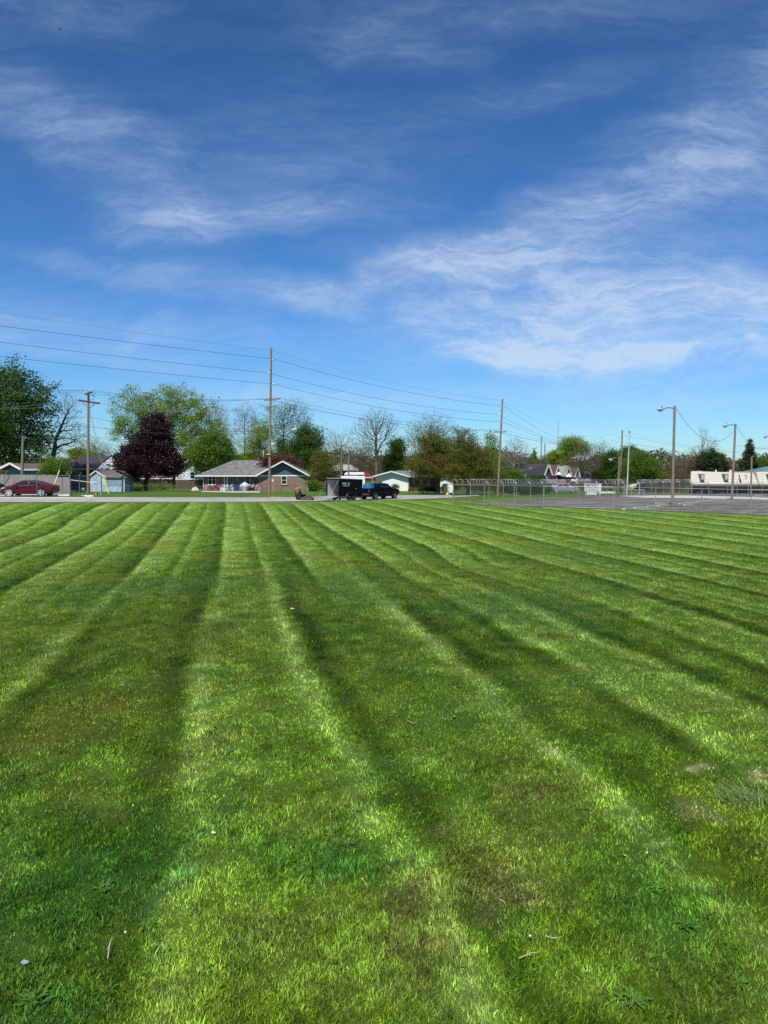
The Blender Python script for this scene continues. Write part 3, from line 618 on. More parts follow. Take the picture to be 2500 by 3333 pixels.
for i,(bx,d,cr,n_,lv,lm_,lab) in enumerate((
 (1700,168,[(1690,1500,44,34),(1725,1510,34,28)],420,2600,'brown','tall brown thicket behind the black roofed house'),
 (1790,182,[(1780,1505,34,26),(1830,1500,34,32)],420,2600,'brown','tall brown thicket behind the steep gabled houses'),
 (2180,168,[(2165,1525,44,34),(2210,1520,36,36)],460,2600,'brown','tall brown thicket left of the bare narrow tree'),
 (2390,170,[(2385,1530,36,26)],260,2000,'brown','tall brown thicket between the juniper and the spruce'),
 (1640,158,[(1640,1520,40,40)],360,2500,'olive','olive thicket behind the leaning tall pole'),
 (2150,135,[(2145,1585,34,22),(2165,1570,26,26)],260,2600,'olive','olive brush right of the bright green wide tree'),
 (2205,133,[(2200,1585,34,22),(2215,1560,26,30)],260,2600,'brown','grey brown brush left of the cream building'),
 (2100,140,[(2095,1590,30,12),(2120,1582,30,16)],200,2200,'dark','dark brush behind the lot gate posts'),
 (1990,160,[(1985,1570,40,16),(2010,1565,30,18)],240,2200,'dark','dark brush under the round dark tree of the far road'),
 (1925,158,[(1900,1580,40,16),(1940,1578,36,18)],240,2200,'brown','brown brush behind the lettered sign'),
 (1835,150,[(1840,1592,34,9),(1812,1594,24,8)],200,1900,'olive','olive brush at the porches of the gabled houses'),
 (1480,124,[(1480,1575,28,20),(1500,1565,26,24)],260,2300,'olive','olive thicket right of the small white garage'),
 (1545,122,[(1540,1578,32,20),(1560,1565,26,24)],260,2400,'dark','dark thicket under the leaning olive brown oak'),
 (1750,118,[(1745,1592,36,12),(1775,1590,24,12)],220,2300,'dark','dark ivy clump left of the silver station wagon'),
 (1250,150,[(1250,1530,38,34),(1215,1525,30,34)],420,2300,'brown','brown thicket over the roof of the white ranch house'),
 (1330,146,[(1330,1515,36,32),(1360,1525,30,26)],420,2300,'brown','brown thicket right of the dark green tree between bare crowns'),
 (1165,156,[(1160,1525,36,28),(1130,1530,30,24)],380,2200,'olive','olive thicket behind the carport'),
 (1080,142,[(1078,1565,30,20),(1060,1560,20,22)],220,2000,'mid','green bushes left of the grey siding house'),
 (830,140,[(810,1490,40,18),(780,1492,30,16)],220,2000,'mid','low green bushes behind the shingle roof ridge'),
 (1330,112,[(1415,1590,26,6),(1380,1592,20,5)],160,1500,'dark','low dark bushes at the foot of the red brick front'))):
    t('brush_thicket',lab,'thicket',bx,d,cr,n_,lv,lm_,.26,seed=70+i,spread=.35,bf=.2,group=BR)
# far wood closing the view
def far_wood():
    rg=np.random.default_rng(9); V=[];k=0
    n=120000; px=rg.random(n)*4200-900; d=205+rg.random(n)*45
    topf=1486+8*np.sin(px*.011)+6*np.sin(px*.037+1)+4*np.sin(px*.09)+rg.normal(0,3,n)
    topf=np.where((px>1020)&(px<1650),topf-9,topf)
    x=(px-1250)/F*d; zt=EYE+(1520-topf)/F*d; zb=-2.6; z=zb+(zt-zb)*rg.random(n)**.75*(1+.05*rg.normal(size=n)); c=np.stack([x,d,z],1)
    nrm=rg.normal(size=(n,3)); nrm/=np.linalg.norm(nrm,axis=1)[:,None]; a=np.cross(nrm,rg.normal(size=(n,3))); a/=np.linalg.norm(a,axis=1)[:,None]; b=np.cross(nrm,a); s_=(.22+.33*rg.random((n,1)))
    V=np.stack([c-a*s_,c-b*s_*.6,c+a*s_,c+b*s_*.6],1).reshape(-1,3)
    o=npmesh('far_wood',V,np.arange(4*n).reshape(-1,4),leaf_mat('far_leaf',(.075,.080,.035),(.16,.155,.075))); tag(o,'distant brown green belt of woodland behind all the houses','woodland',kind='stuff')
far_wood()
# ================= HOUSES
brickb=mat('tan_brick',(.20,.135,.10),.9,c2=(.27,.185,.135),vscale=2,extra=bricks(1.35))
brickr=mat('red_brick',(.11,.035,.025),.9,c2=(.17,.06,.045),vscale=2,extra=bricks(1.6))
brickp=mat('pink_brick',(.42,.19,.14),.9,c2=(.52,.25,.19),vscale=2,extra=bricks(1.2))
brickd=mat('dark_brick',(.085,.055,.04),.9,c2=(.14,.09,.07),vscale=2,extra=bricks(1.3))
shing=mat('grey_shingles',(.085,.080,.077),.95,c2=(.165,.155,.150),vscale=2,extra=shingle)
shingb=mat('black_shingles',(.030,.030,.036),.9,c2=(.055,.055,.062),vscale=2,extra=lambda g,tc,cc:cc)
shingn=mat('brown_shingles',(.11,.09,.075),.95,c2=(.17,.14,.12),vscale=2)
shingr=mat('red_brown_shingles',(.13,.06,.045),.95,c2=(.19,.09,.07),vscale=2)
shingg=mat('pale_grey_shingles',(.30,.29,.28),.95,c2=(.42,.41,.40),vscale=2)
slate_s=mat('slate_blue_siding',(.075,.10,.135),.7,extra=siding(.30,(.02,.03,.045)))
bluegrey=mat('blue_grey_siding',(.17,.235,.27),.7,extra=siding(.22,(.09,.13,.15)))
whites=mat('white_siding',(.78,.79,.80),.6,.04,extra=siding(.42,(.12,.13,.15),width=.15))
vertw=mat('white_vertical_siding',(.50,.53,.56),.6,.04,extra=siding(.28,(.28,.30,.33),True,.25))
plainw=mat('whitewashed_wall',(.80,.81,.80),.7,c2=(.88,.89,.88),vscale=.6)
cream=mat('cream_siding',(.56,.525,.43),.6,.05,extra=siding(.33,(.30,.27,.20),width=.13))
greys=mat('grey_siding',(.22,.21,.20),.7,extra=siding(.3,(.10,.10,.10)))
darks=mat('dark_siding',(.05,.052,.058),.7,extra=siding(.3,(.02,.02,.022)))
shedm=mat('shed_blue_shaded',(.20,.31,.37),.6,c2=(.29,.40,.46),vscale=3)  # shaded tone of the shed blue, eave shadow put into the colour
shedw=mat('shed_blue_sunlit',(.38,.52,.62),.6,c2=(.47,.61,.71),vscale=3)  # sunlit tone of the same shed blue
class Fr:
    def __init__(s,px,d,rz=0,dz=0.): s.px,s.d,s.k=px,d,d/F; s.o=G(px,d,dz); s.rz=rz
    def x(s,px): return (px-s.px)*s.k
    def z(s,py): return W(s.px,py,s.d).z-s.o.z
def window(par,x0,z0,x1,z1,y,fm=white,bars=1,mull=0,name='window',sill=True,t=.07):
    w=MB(); w.box(x0-t,y-.07,z0-t,x0,y+.02,z1+t).box(x1,y-.07,z0-t,x1+t,y+.02,z1+t).box(x0,y-.07,z1,x1,y+.02,z1+t).box(x0,y-.07,z0-t,x1,y+.02,z0)
    for i in range(bars):
        zz=z0+(z1-z0)*(i+1)/(bars+1); w.box(x0,y-.05,zz-.03,x1,y+.015,zz+.03)
    for i in range(mull):
        xx=x0+(x1-x0)*(i+1)/(mull+1); w.box(xx-.05,y-.066,z0,xx+.05,y+.015,z1)
    f=w.build(name,fm,par); MB().box(x0,y-.02,z0,x1,y+.01,z1).build('pane',glass,f)
    if sill: MB().box(x0-.12,y-.14,z0-t-.07,x1+.12,y+.0,z0-t-.002).build('sill',fm,f)
    return f
def door(par,x0,z0,x1,z1,y,dm=white,fm=white,lite=True,name='door'):
    t=.09; w=MB(); w.box(x0-t,y-.06,z0,x0,y+.02,z1+t).box(x1,y-.06,z0,x1+t,y+.02,z1+t).box(x0,y-.06,z1,x1,y+.02,z1+t)
    f=w.build(name,fm,par); b=MB().box(x0,y-.035,z0,x1,y+.01,z1).build('door_leaf',dm,f)
    if lite: MB().box(x0+.14,y-.05,z0+.25 if lite==2 else z0+1.0,x1-.14,y-.036,z1-.15).build('pane',glass,f)
    MB().ell((x1-.09,y-.08,z0+1.0),(.035,.035,.035),8,6).build('handle',galv,f); return f
def gable_roof_y(par,x0,x1,y0,y1,ze,zr,th,rm,trim=white,name='roof',ov=.0,tw=.22):
    "ridge runs back from the viewer; gable faces the viewer"
    xm=(x0+x1)/2; s=MB().slab([(x0,y0,ze),(xm,y0,zr),(x1,y0,ze),(x0,y1,ze),(xm,y1,zr),(x1,y1,ze)],[(0,1,4,3),(1,2,5,4)],th); r=s.build(name,rm,par)
    t=MB()
    for a,b in (((x0,ze),(xm,zr)),((xm,zr),(x1,ze))):
        t.add([(a[0],y0-.03,a[1]-tw),(b[0],y0-.03,b[1]-tw),(b[0],y0-.03,b[1]+.02),(a[0],y0-.03,a[1]+.02),(a[0],y0-.003,a[1]-tw),(b[0],y0-.003,b[1]-tw),(b[0],y0-.003,b[1]+.02),(a[0],y0-.003,a[1]+.02)],[(0,1,2,3),(7,6,5,4),(0,4,5,1),(3,2,6,7),(0,3,7,4),(1,5,6,2)])
    t.build('barge_board',trim,par); return r
def gable_roof_x(par,x0,x1,y0,y1,ze,zr,th,rm,trim=white,hipl=0,hipr=0):
    "ridge runs across the view"
    ym=(y0+y1)/2; V=[(x0,y0,ze),(x1,y0,ze),(x1,y1,ze),(x0,y1,ze),(x0+hipl,ym,zr),(x1-hipr,ym,zr)]; f=[(0,1,5,4),(2,3,4,5)]
    if hipl: f.append((3,0,4))
    if hipr: f.append((1,2,5))
    r=MB().slab(V,f,th).build('roof',rm,par)
    MB().box(x0,y0-.10,ze-th-.02,x1,y0-.004,ze-.01).build('gutter',trim,par); return r
def gable_wall(m,x0,x1,y,ze,zr,z0,th=.15):
    xm=(x0+x1)/2; m.prism([(x0,z0),(x1,z0),(x1,ze),(xm,zr),(x0,ze)],y,y+th); return m

# --- brick ranch house with the patio
f=Fr(920,108); h=thing('brick_house','tan brick ranch house with grey shingle roof and slate blue front gable','house',f.o)
X=f.x; ze=2.42; zr=f.z(1501); gx0,gx1=X(841),X(1000)
MB().box(gx0,0,-.4,gx1,.2,ze).box(gx0,.2,-.4,gx0+.2,9,ze).box(gx1-.2,.2,-.4,gx1,9,ze).box(X(650),2.0,-.4,gx0,2.2,ze).box(X(650),2.2,-.4,X(650)+.2,9,ze).box(X(650)+.2,8.8,-.4,gx1-.2,9,ze).build('wall',brickb,h)
gx=(X(836)+X(1009))/2
MB().prism([(gx0,ze+.001),(gx1,ze+.001),(gx,zr-.25)],.02,.2).build('gable_siding',slate_s,h)
rx0,rx1=X(834),X(1011)
r=gable_roof_y(h,rx0,rx1,-.75,6.2,ze-.02,zr+.05,.14,shing,tw=.2)
# main roof
V=[(X(630),1.25,ze-.05),(X(905),1.25,ze-.05),(X(905),5.6,zr+.22),(X(738),5.6,zr+.22),(X(630),9.6,ze-.05),(X(995),9.6,ze-.05),(X(960),5.6,zr-.4)]
MB().slab(V,[(0,1,2,3),(4,0,3),(5,4,3,2)],.14).build('roof',shing,h)
MB().box(X(630),1.12,ze-.22,X(834),1.245,ze-.03).build('gutter',white,h)
MB().box(rx0+.05,-.06,ze-.16,rx1-.5,-.002,ze+.02).build('frieze_board',white,h)
d1=MB(); d1.tube([(gx1+.12,-.35,ze-.15),(gx1+.12,-.08,ze-.5),(gx1+.12,-.08,0.05)],.05,6); d1.build('downspout',white,h)
d2=MB(); d2.tube([(X(828),1.2,ze-.25),(X(838),1.9,ze-.55),(X(838),1.92,.1)],.06,6); d2.build('downspout',white,h)
MB().tube([(X(649),1.2,ze-.25),(X(652),1.92,ze-.5),(X(652),1.92,.1)],.06,6).build('downspout',white,h)
window(h,X(917.5),f.z(1575),X(933),f.z(1550.5),0)
window(h,X(669),f.z(1578),X(692),f.z(1546.5),2.0,mull=1)
window(h,X(792),f.z(1578),X(806),f.z(1548),2.0)
door(h,X(721.5),f.z(1596),X(731),f.z(1548.5),2.0,lite=2)
MB().box(X(655),1.93,-.1,X(667),1.998,f.z(1577)).build('brick_apron',brickp,h); MB().box(X(712),1.93,-.1,X(718),1.998,f.z(1577)).build('brick_apron',brickp,h)
MB().box(gx0-.02,-.04,-.1,gx0+.5,-.001,f.z(1583)).build('brick_apron',brickp,h)
m=MB(); m.box(X(762),1.86,f.z(1566),X(767),1.999,f.z(1556)); m.tube([(X(764),1.9,f.z(1556)),(X(764),1.9,ze-.2)],.03,6); m.ell((X(764),1.82,f.z(1559)),(.12,.06,.12)); m.build('electric_meter',offwhite,h)
m=MB(); m.tube([(X(755),3.5,f.z(1533)),(X(755),3.5,f.z(1519))],.04,6); m.ell((X(755),3.4,f.z(1519)),(.14,.08,.12)); m.build('roof_vent',dgalv,h)
m=MB(); m.tube([(X(816),4.4,f.z(1512)),(X(816),4.4,f.z(1503))],.10,8); m.tube([(X(816),4.4,f.z(1504)),(X(824),4.2,f.z(1507))],.13,8); m.build('roof_vent',offwhite,h)
MB().box(X(776),3.6,f.z(1523),X(784),4.0,f.z(1519.5)).build('roof_vent',dgalv,h)
MB().tube([(X(836),6.4,zr-.3),(X(836),6.4,f.z(1463))],.13,8).build('chimney_flue',offwhite,h)
MB().tube([(X(817),6.6,zr-.3),(X(817),6.6,f.z(1488))],.06,8).build('chimney_flue',offwhite,h)
MB().slab([(X(852),5.2,zr+.1),(X(862),5.2,zr+.35),(X(872),5.2,zr+.1),(X(852),6.4,zr+.15),(X(862),6.4,zr+.37),(X(872),6.4,zr+.15)],[(0,1,4,3),(1,2,5,4)],.1).build('roof_cricket',white,h)

# --- white gabled split house behind the purple tree
f=Fr(625,121); X=f.x; h=thing('split_level_house','white siding house with vertical boarded gable and brick basement behind the purple tree','house',f.o)
zb=f.z(1562); ze=f.z(1532)-.0; zr=f.z(1494)
MB().box(X(572),0,zb,X(676),6,ze).build('wall',whites,h)
MB().box(X(572),.03,-.4,X(676),6,zb-.002).build('basement_wall',brickd,h)
MB().prism([(X(566),ze),(X(682),ze),(X(624),zr-.15)],-.02,.12).build('gable_siding',vertw,h)
gable_roof_y(h,X(560),X(688),-.7,9,ze-.1,zr+.05,.14,shingr)
window(h,X(621),f.z(1558),X(634),f.z(1537),0)
MB().box(X(635),-.08,f.z(1560),X(638),-.002,f.z(1537)).build('shutter',white,h)
# --- low pink brick wing
f=Fr(490,124); X=f.x; h=thing('brick_annex','low pink brick annex with a white garage door seen under the purple tree','house',f.o)
MB().box(X(402),0,-.4,X(560),7,f.z(1558)).build('wall',brickp,h)
gable_roof_x(h,X(398),X(566),-.6,7.6,f.z(1556),f.z(1530),.14,shingr)
door(h,X(439),f.z(1581),X(449),f.z(1562),0,lite=0); MB().box(X(529),-.06,-.3,X(532),-.002,f.z(1560)).build('downspout',white,h)
# --- dark roofed house, left
f=Fr(300,104); X=f.x; h=thing('dark_roof_house','low house with black shingle hip roof and brown walls behind the blue shed','house',f.o)
ze=f.z(1523); zr=f.z(1482.5)
MB().box(X(170),0,-.4,X(398),8,ze).build('wall',mat('brown_wall',(.07,.05,.04),.9,c2=(.12,.085,.07)),h)
V=[(X(160),-.6,ze-.1),(X(338),-.6,ze-.1),(X(338),8.6,ze-.1),(X(160),8.6,ze-.1),(X(245),4,zr),(X(338),4,zr)]
MB().slab(V,[(0,1,5,4),(2,3,4,5),(3,0,4)],.14).build('roof',shingb,h)
MB().box(X(160),-.7,ze-.26,X(336),-.604,ze-.08).build('gutter',offwhite,h)
g2=MB().slab([(X(322),-1.4,ze-.1),(X(375),-1.4,f.z(1483)),(X(430),-1.4,ze-.1),(X(322),5.,ze-.1),(X(375),5.,f.z(1483)),(X(430),5.,ze-.1)],[(0,1,4,3),(1,2,5,4)],.14); g2.build('roof',shingb,h)
MB().prism([(X(325),ze-.2),(X(427),ze-.2),(X(375),f.z(1487))],-1.35,-1.2).build('gable_siding',whites,h)
MB().box(X(325),-1.3,-.4,X(427),-.01,ze-.22).build('wall',brickd,h)
MB().slab([(X(315),-1.35,f.z(1547)),(X(361),-1.35,f.z(1547)),(X(361),-.05,f.z(1530)),(X(318),-.05,f.z(1530))],[(0,1,2,3)],.12).build('porch_roof',shingr,h)
window(h,X(246),f.z(1556),X(262),f.z(1532),0,fm=dgalv)
m=MB(); m.tube([(X(222),2,f.z(1515)),(X(222),2,f.z(1498))],.04,6); m.ell((X(222),1.9,f.z(1500)),(.2,.08,.16)); m.build('roof_vent',dgalv,h)
MB().box(X(246),2,f.z(1503),X(256),2.4,f.z(1500)).build('roof_vent',blackm,h)
MB().tube([(X(326),3.5,f.z(1492)),(X(326),3.5,f.z(1483))],.08,8).build('roof_vent',dgalv,h)
# --- blue grey garage, left
f=Fr(90,86); X=f.x; h=thing('garage','blue grey garage with brown roof and bright white gable boards behind the wooden fence','garage',f.o)
ze=f.z(1526); zr=f.z(1510)
gable_wall(MB(),X(27),X(84),0,ze,zr-.1,-.4).box(X(27),.15,-.4,X(27)+.15,6,ze).build('wall',bluegrey,h)
MB().box(X(84),0.02,-.4,X(160),.2,ze-.1).build('side_wall',bluegrey,h)
r=MB().slab([(X(8),-.8,ze+.0),(X(46),-.8,zr+.1),(X(80),-.8,ze-.02),(X(8),6,ze),(X(46),6,zr+.1),(X(150),-.8,ze-.02),(X(146),5.,zr+.05)],[(0,1,4,3),(1,2,5,6,4)],.12); r.build('roof',shingn,h)
t_=MB()
for a,b in (((X(8),ze+.05),(X(46),zr+.15)),((X(46),zr+.15),(X(80),ze+.05))): t_.bar((a[0],-.84,a[1]-.09),(b[0],-.84,b[1]-.09),.05,.24)
t_.build('barge_board',white,h); MB().box(X(81),-.90,ze-.2,X(150),-.81,ze-.02).build('gutter',offwhite,h)
# --- blue shed
f=Fr(330,78); X=f.x; h=thing('garden_shed','small blue metal shed with sunlit double doors next to the T shaped pole','shed',f.o)
zd=f.z(1602); ze=f.z(1552); zr=f.z(1534.5)
gable_wall(MB(),X(294),X(346),0,ze+.05,zr,zd-.3).build('front_wall',shedw,h)
MB().box(X(346),.04,f.z(1584),X(404),.14,ze).box(X(404)-.1,.14,zd-.3,X(404),3,ze).build('side_wall',shedm,h); MB().box(X(294),.16,zd-.3,X(294)+.1,3,ze).build('side_wall',shedm,h)
MB().box(X(346)+.002,.0,zd-.3,X(405),.14,f.z(1584)-.003).build('sunlit_lower_wall',shedw,h)  # sunlit lower part of the side wall, painted paler than the shaded top
V=[(X(291),-.12,f.z(1549.5)),(X(314.5),-.12,zr+.1),(X(340),-.12,f.z(1553)),(X(413),-.12,f.z(1554)),(X(387),1.6,zr+.12),(X(291),3.2,f.z(1549.5)),(X(413),3.2,f.z(1554)),(X(314.5),1.6,zr+.1)]
MB().slab(V,[(0,1,7,5),(1,2,3,4,7),(3,6,4),(5,7,4,6)],.08).build('roof',mat('shed_roof',(.12,.105,.09),.9,c2=(.17,.15,.13)),h)
t_=MB()
for a,b in (((X(291),f.z(1550)),(X(314.5),zr+.08)),((X(314.5),zr+.08),(X(340),f.z(1553)))): t_.bar((a[0],-.15,a[1]),(b[0],-.15,b[1]),.05,.12)
t_.build('barge_board',white,h)
for a,b in ((300,315),(315.6,330)):
    q=MB().box(X(a),-.05,zd,X(b),-.003,f.z(1553)).build('door',shedw,h); MB().box(X(b)-.16 if a<310 else X(a)+.08,-.08,zd+.9,X(b)-.08 if a<310 else X(a)+.16,-.051,zd+1.05).build('handle',galv,q)
MB().box(X(404)-.05,-.03,zd-.2,X(405)+.03,.16,ze).build('corner_trim',white,h)
# --- white ranch house
f=Fr(1270,121); X=f.x; h=thing('ranch_house','white walled ranch house with low gable and dark red brick front behind the black pickup','house',f.o)
zd=f.z(1593); ze=f.z(1549); zr=f.z(1536)
m=MB(); m.prism([(X(1226),zd-.3),(X(1328),zd-.3),(X(1328),ze),(X(1272),zr-.05),(X(1226),ze+.1)],0,.2); m.build('gable_wall',plainw,h)
MB().add([(X(1328)+.002,.02,zd-.4),(X(1440),3.4,zd-.4),(X(1440),3.4,ze),(X(1328)+.002,.02,ze),(X(1328)+.002,.3,zd-.4),(X(1440),3.7,zd-.4),(X(1440),3.7,ze),(X(1328)+.002,.3,ze)],[(0,1,2,3),(7,6,5,4),(0,3,7,4),(1,5,6,2),(3,2,6,7)]).build('brick_front',brickr,h)
V=[(X(1213),-.7,f.z(1550)),(X(1273),-.7,zr+.12),(X(1335),-.7,f.z(1551)),(X(1452),2.7,f.z(1551.5)),(X(1420),6.5,zr+.2),(X(1213),5,f.z(1550)),(X(1300),6.5,zr+.2)]
MB().slab(V,[(0,1,6,5),(1,2,3,4,6)],.14).build('roof',mat('grey_roof',(.17,.165,.16),.9,c2=(.25,.24,.235)),h)
t_=MB()
for a,b in (((X(1213),f.z(1550)),(X(1273),zr+.14)),((X(1273),zr+.14),(X(1335),f.z(1551)))): t_.bar((a[0],-.74,a[1]-.06),(b[0],-.74,b[1]-.06),.06,.2)
t_.build('barge_board',white,h)
def brx(px): return X(px),.02+3.38*(X(px)-X(1328))/(X(1440)-X(1328))
def onfront(px0,py0,px1,py1,name,leaf=None):
    s=MB(); (xa,ya),(xb,yb)=brx(px0),brx(px1); za,zb_=f.z(py0),f.z(py1); t=.10
    w=Vector((xb-xa,yb-ya,0)).normalized(); nn=Vector((w.y,-w.x,0))
    def q(s,u0,z0,u1,z1,o0,o1):
        A=Vector((xa,ya,0))+w*u0; B=Vector((xa,ya,0))+w*u1
        s.add([A+nn*o1+Vector((0,0,z0)),B+nn*o1+Vector((0,0,z0)),B+nn*o1+Vector((0,0,z1)),A+nn*o1+Vector((0,0,z1)),A+nn*o0+Vector((0,0,z0)),B+nn*o0+Vector((0,0,z0)),B+nn*o0+Vector((0,0,z1)),A+nn*o0+Vector((0,0,z1))],[(0,1,2,3),(7,6,5,4),(0,4,5,1),(1,5,6,2),(2,6,7,3),(3,7,4,0)])
    L=math.hypot(xb-xa,yb-ya)
    q(s,0,za,t,zb_,0,.07);q(s,L-t,za,L,zb_,0,.07);q(s,t,zb_-t,L-t,zb_,0,.07);q(s,t,za,L-t,za+t,0,.07)
    if not leaf: q(s,t,(za+zb_)/2-.03,L-t,(za+zb_)/2+.03,0,.06)
    fr=s.build(name,offwhite if name=='window' else mat('storm_door_grey',(.30,.31,.33),.6),h); s=MB(); q(s,t,za+t,L-t,zb_-t,.005,.03); s.build('pane' if not leaf else 'door_leaf',leaf or glass,fr)
onfront(1342,1575,1350,1554,'window'); onfront(1368,1575,1376,1554,'window'); onfront(1393,1587,1402,1553,'door',mat('door_grey',(.16,.165,.18),.6))
MB().tube([(X(1333),-.2,f.z(1552)),(X(1330),-.08,f.z(1556)),(X(1330),-.08,zd)],.06,6).build('downspout',offwhite,h)
MB().tube([(X(1336),3.5,f.z(1536)),(X(1336),3.5,f.z(1529))],.12,8).build('roof_vent',offwhite,h)
f=Fr(1460,122); X=f.x; h2=thing('garage','small white gabled garage with a brown doorway behind the twin olive oaks','garage',f.o)
m=MB(); m.prism([(X(1433),-.4),(X(1440),-.4),(X(1440),f.z(1574)),(X(1457),f.z(1574)),(X(1457),-.4),(X(1476),-.4),(X(1476),f.z(1562)),(X(1448),f.z(1550)),(X(1433),f.z(1553))],0,.2); m.build('wall',plainw,h2)
MB().slab([(X(1428),-.5,f.z(1554)),(X(1446),-.5,f.z(1547.5)),(X(1484),-.5,f.z(1563)),(X(1428),6,f.z(1554)),(X(1446),6,f.z(1547.5)),(X(1484),6,f.z(1563))],[(0,1,4,3),(1,2,5,4)],.14).build('roof',mat('grey_roof',(.17,.165,.16)),h2)
m=MB(); [m.box(X(1440)+i*.22,.02,-.3,X(1440)+i*.22+.12,.08,f.z(1576)) for i in range(int((X(1457)-X(1440))/.22))]; m.build('slatted_door',mat('brown_boards',(.10,.07,.045),.9),h2)
# --- grey siding house, red awning house, white box body, in the middle distance
f=Fr(1110,150); X=f.x; h=thing('grey_house','grey siding house with a pale hip roof in the distance beyond the trailer','house',f.o)
MB().box(X(1070),0,-.5,X(1165),7,f.z(1529)).build('wall',greys,h)
V=[(X(1062),-.6,f.z(1529)),(X(1168),-.6,f.z(1529)),(X(1168),7.6,f.z(1529)),(X(1062),7.6,f.z(1529)),(X(1092),3.5,f.z(1512)),(X(1140),3.5,f.z(1512))]
MB().slab(V,[(0,1,5,4),(1,2,5),(2,3,4,5),(3,0,4)],.2).build('roof',shingg,h)
window(h,X(1086),f.z(1555),X(1093),f.z(1538),0,fm=blackm); window(h,X(1112),f.z(1555),X(1118),f.z(1538),0,fm=blackm)
f=Fr(1155,133); X=f.x; h=thing('carport','flat white carport roof on thin posts between the two thin poles','carport',f.o)
MB().slab([(X(1121),0,f.z(1542)),(X(1186),0,f.z(1542)),(X(1182),3.4,f.z(1537)),(X(1124),3.4,f.z(1537))],[(0,1,2,3)],.22).build('roof',white,h)
for p in (1123,1150,1184): MB().box(X(p)-.05,.1,-.6,X(p)+.05,.2,f.z(1543)).build('post',offwhite,h)
f=Fr(1197,139); X=f.x; h=thing('red_canopy','dark red peaked canopy with white hem right of the carport','canopy',f.o)
MB().slab([(X(1183),0,f.z(1551)),(X(1216),0,f.z(1554)),(X(1196),1.8,f.z(1538)),(X(1183),1.8,f.z(1538)),(X(1183),3.4,f.z(1551)),(X(1216),3.4,f.z(1554))],[(0,1,2,3),(5,4,3,2),(1,5,2)],.06).build('cloth',mat('red_canvas',(.20,.012,.02),.7,c2=(.30,.02,.03)),h)
for a,b in ((1184,.1),(1214,.1),(1184,3.3),(1214,3.3)): MB().tube([(X(a),b,-.8),(X(a),b,f.z(1554))],.05,6).build('leg',offwhite,h)
MB().box(X(1188),-.05,f.z(1556),X(1213),-.01,f.z(1553)).build('hem',white,h)
f=Fr(1149,112); X=f.x; h=thing('box_trailer','plain white box trailer body parked behind the black trailer','trailer',f.o)
MB().box(X(1110),0,.55,X(1188),2.3,f.z(1550.5)).build('box',plainw,h,bevel=.05)
MB().box(X(1112),.1,.35,X(1186),2.2,.548).build('frame',dgalv,h)
for p in (1128,1140):
    for y in (0.02,2.05): MB().tube([(X(p),y,.36),(X(p),y+.24,.36)],.36,14).build('wheel',rubber,h)
# --- gabled two storey houses far right of centre
def vhouse(name,label,px0,pxr,px1,d,pyr,pye,rm,wm,gx=None,awn=None,win=None,side=10):
    "steep gable facing the viewer with its long roof slope on the left"
    f=Fr((px0+px1)/2,d); X=f.x; h=thing(name,label,'house',f.o,0,'row of steep gabled houses')
    ze=f.z(pye); zr=f.z(pyr)
    xg0=2*pxr-px1; 
    MB().prism([(X(xg0),-.6),(X(px1-2),-.6),(X(px1-2),ze),(X(pxr),zr-.2),(X(xg0),ze)],0,.2).box(X(px0),2.,-.6,X(xg0),2.2,ze).build('wall',wm,h)
    V=[(X(px1),-.6,ze-.3),(X(pxr),-.6,zr),(X(xg0),-.6,ze-.3),(X(px1),side,ze-.3),(X(pxr),side,zr),(X(px0),1.4,ze-.3),(X(px0)+ (X(pxr)-X(xg0))*.15,side/2,zr)]
    MB().slab(V,[(0,1,4,3),(1,2,5,6,4)],.16).build('roof',rm,h)
    t_=MB().bar((X(pxr),-.64,zr-.12),(X(px1),-.64,ze-.42),.06,.3).bar((X(pxr),-.64,zr-.12),(X(xg0),-.64,ze-.42),.06,.3); t_.build('barge_board',offwhite,h)
    if win:
        for (a,b,c_,e) in win: window(h,X(a),f.z(b),X(c_),f.z(e),0,mull=1)
    if awn:
        a,b,c_,e=awn; MB().slab([(X(a),-.9,f.z(b)),(X(c_),-.9,f.z(b)),(X(c_)-.3,-.02,f.z(e)),(X(a)+.3,-.02,f.z(e))],[(0,1,2,3)],.1).build('awning',white,h)
    return h,f
h,f=vhouse('gabled_house','black roofed gabled house, first of the steep row, half hidden by ivy',1662,1783,1796,150,1508.5,1541,shingb,darks,win=[(1773,1555,1779,1534)],side=9)
X=f.x; 
MB().prism([(X(1706),f.z(1557)),(X(1753),f.z(1557)),(X(1729),f.z(1524))],.6,1.9).build('dormer',mat('ivy_green',(.03,.045,.02),.9),h)
t_=MB().bar((X(1729),.5,f.z(1523)),(X(1754),.5,f.z(1557)),.08,.2).bar((X(1729),.5,f.z(1523)),(X(1706),.5,f.z(1557)),.08,.2); t_.build('barge_board',offwhite,h)
MB().box(X(1745),1.0,f.z(1541.5),X(1768),1.2,f.z(1540)).box(X(1684),.4,f.z(1556.5),X(1744),.6,f.z(1555)).build('gutter',white,h)
MB().slab([(X(1768),-2.5,f.z(1571)),(X(1815),-2.5,f.z(1571)),(X(1800),-.02,f.z(1560)),(X(1768),-.02,f.z(1560))],[(0,1,2,3)],.15).build('porch_roof',shingn,h)
MB().box(X(1788),-2.4,-.6,X(1792),-2.2,f.z(1571)).build('porch_post',white,h)
MB().box(X(1768),-.01,-.6,X(1800),.0,f.z(1571)).build('porch_wall',darks,h)
h,f=vhouse('gabled_house','red brown roofed gabled house with a white awning, second of the steep row',1784,1815,1826,158,1512,1542,shingr,darks,awn=(1808,1544,1823,1534),win=[(1807,1558,1813,1545)],side=8)
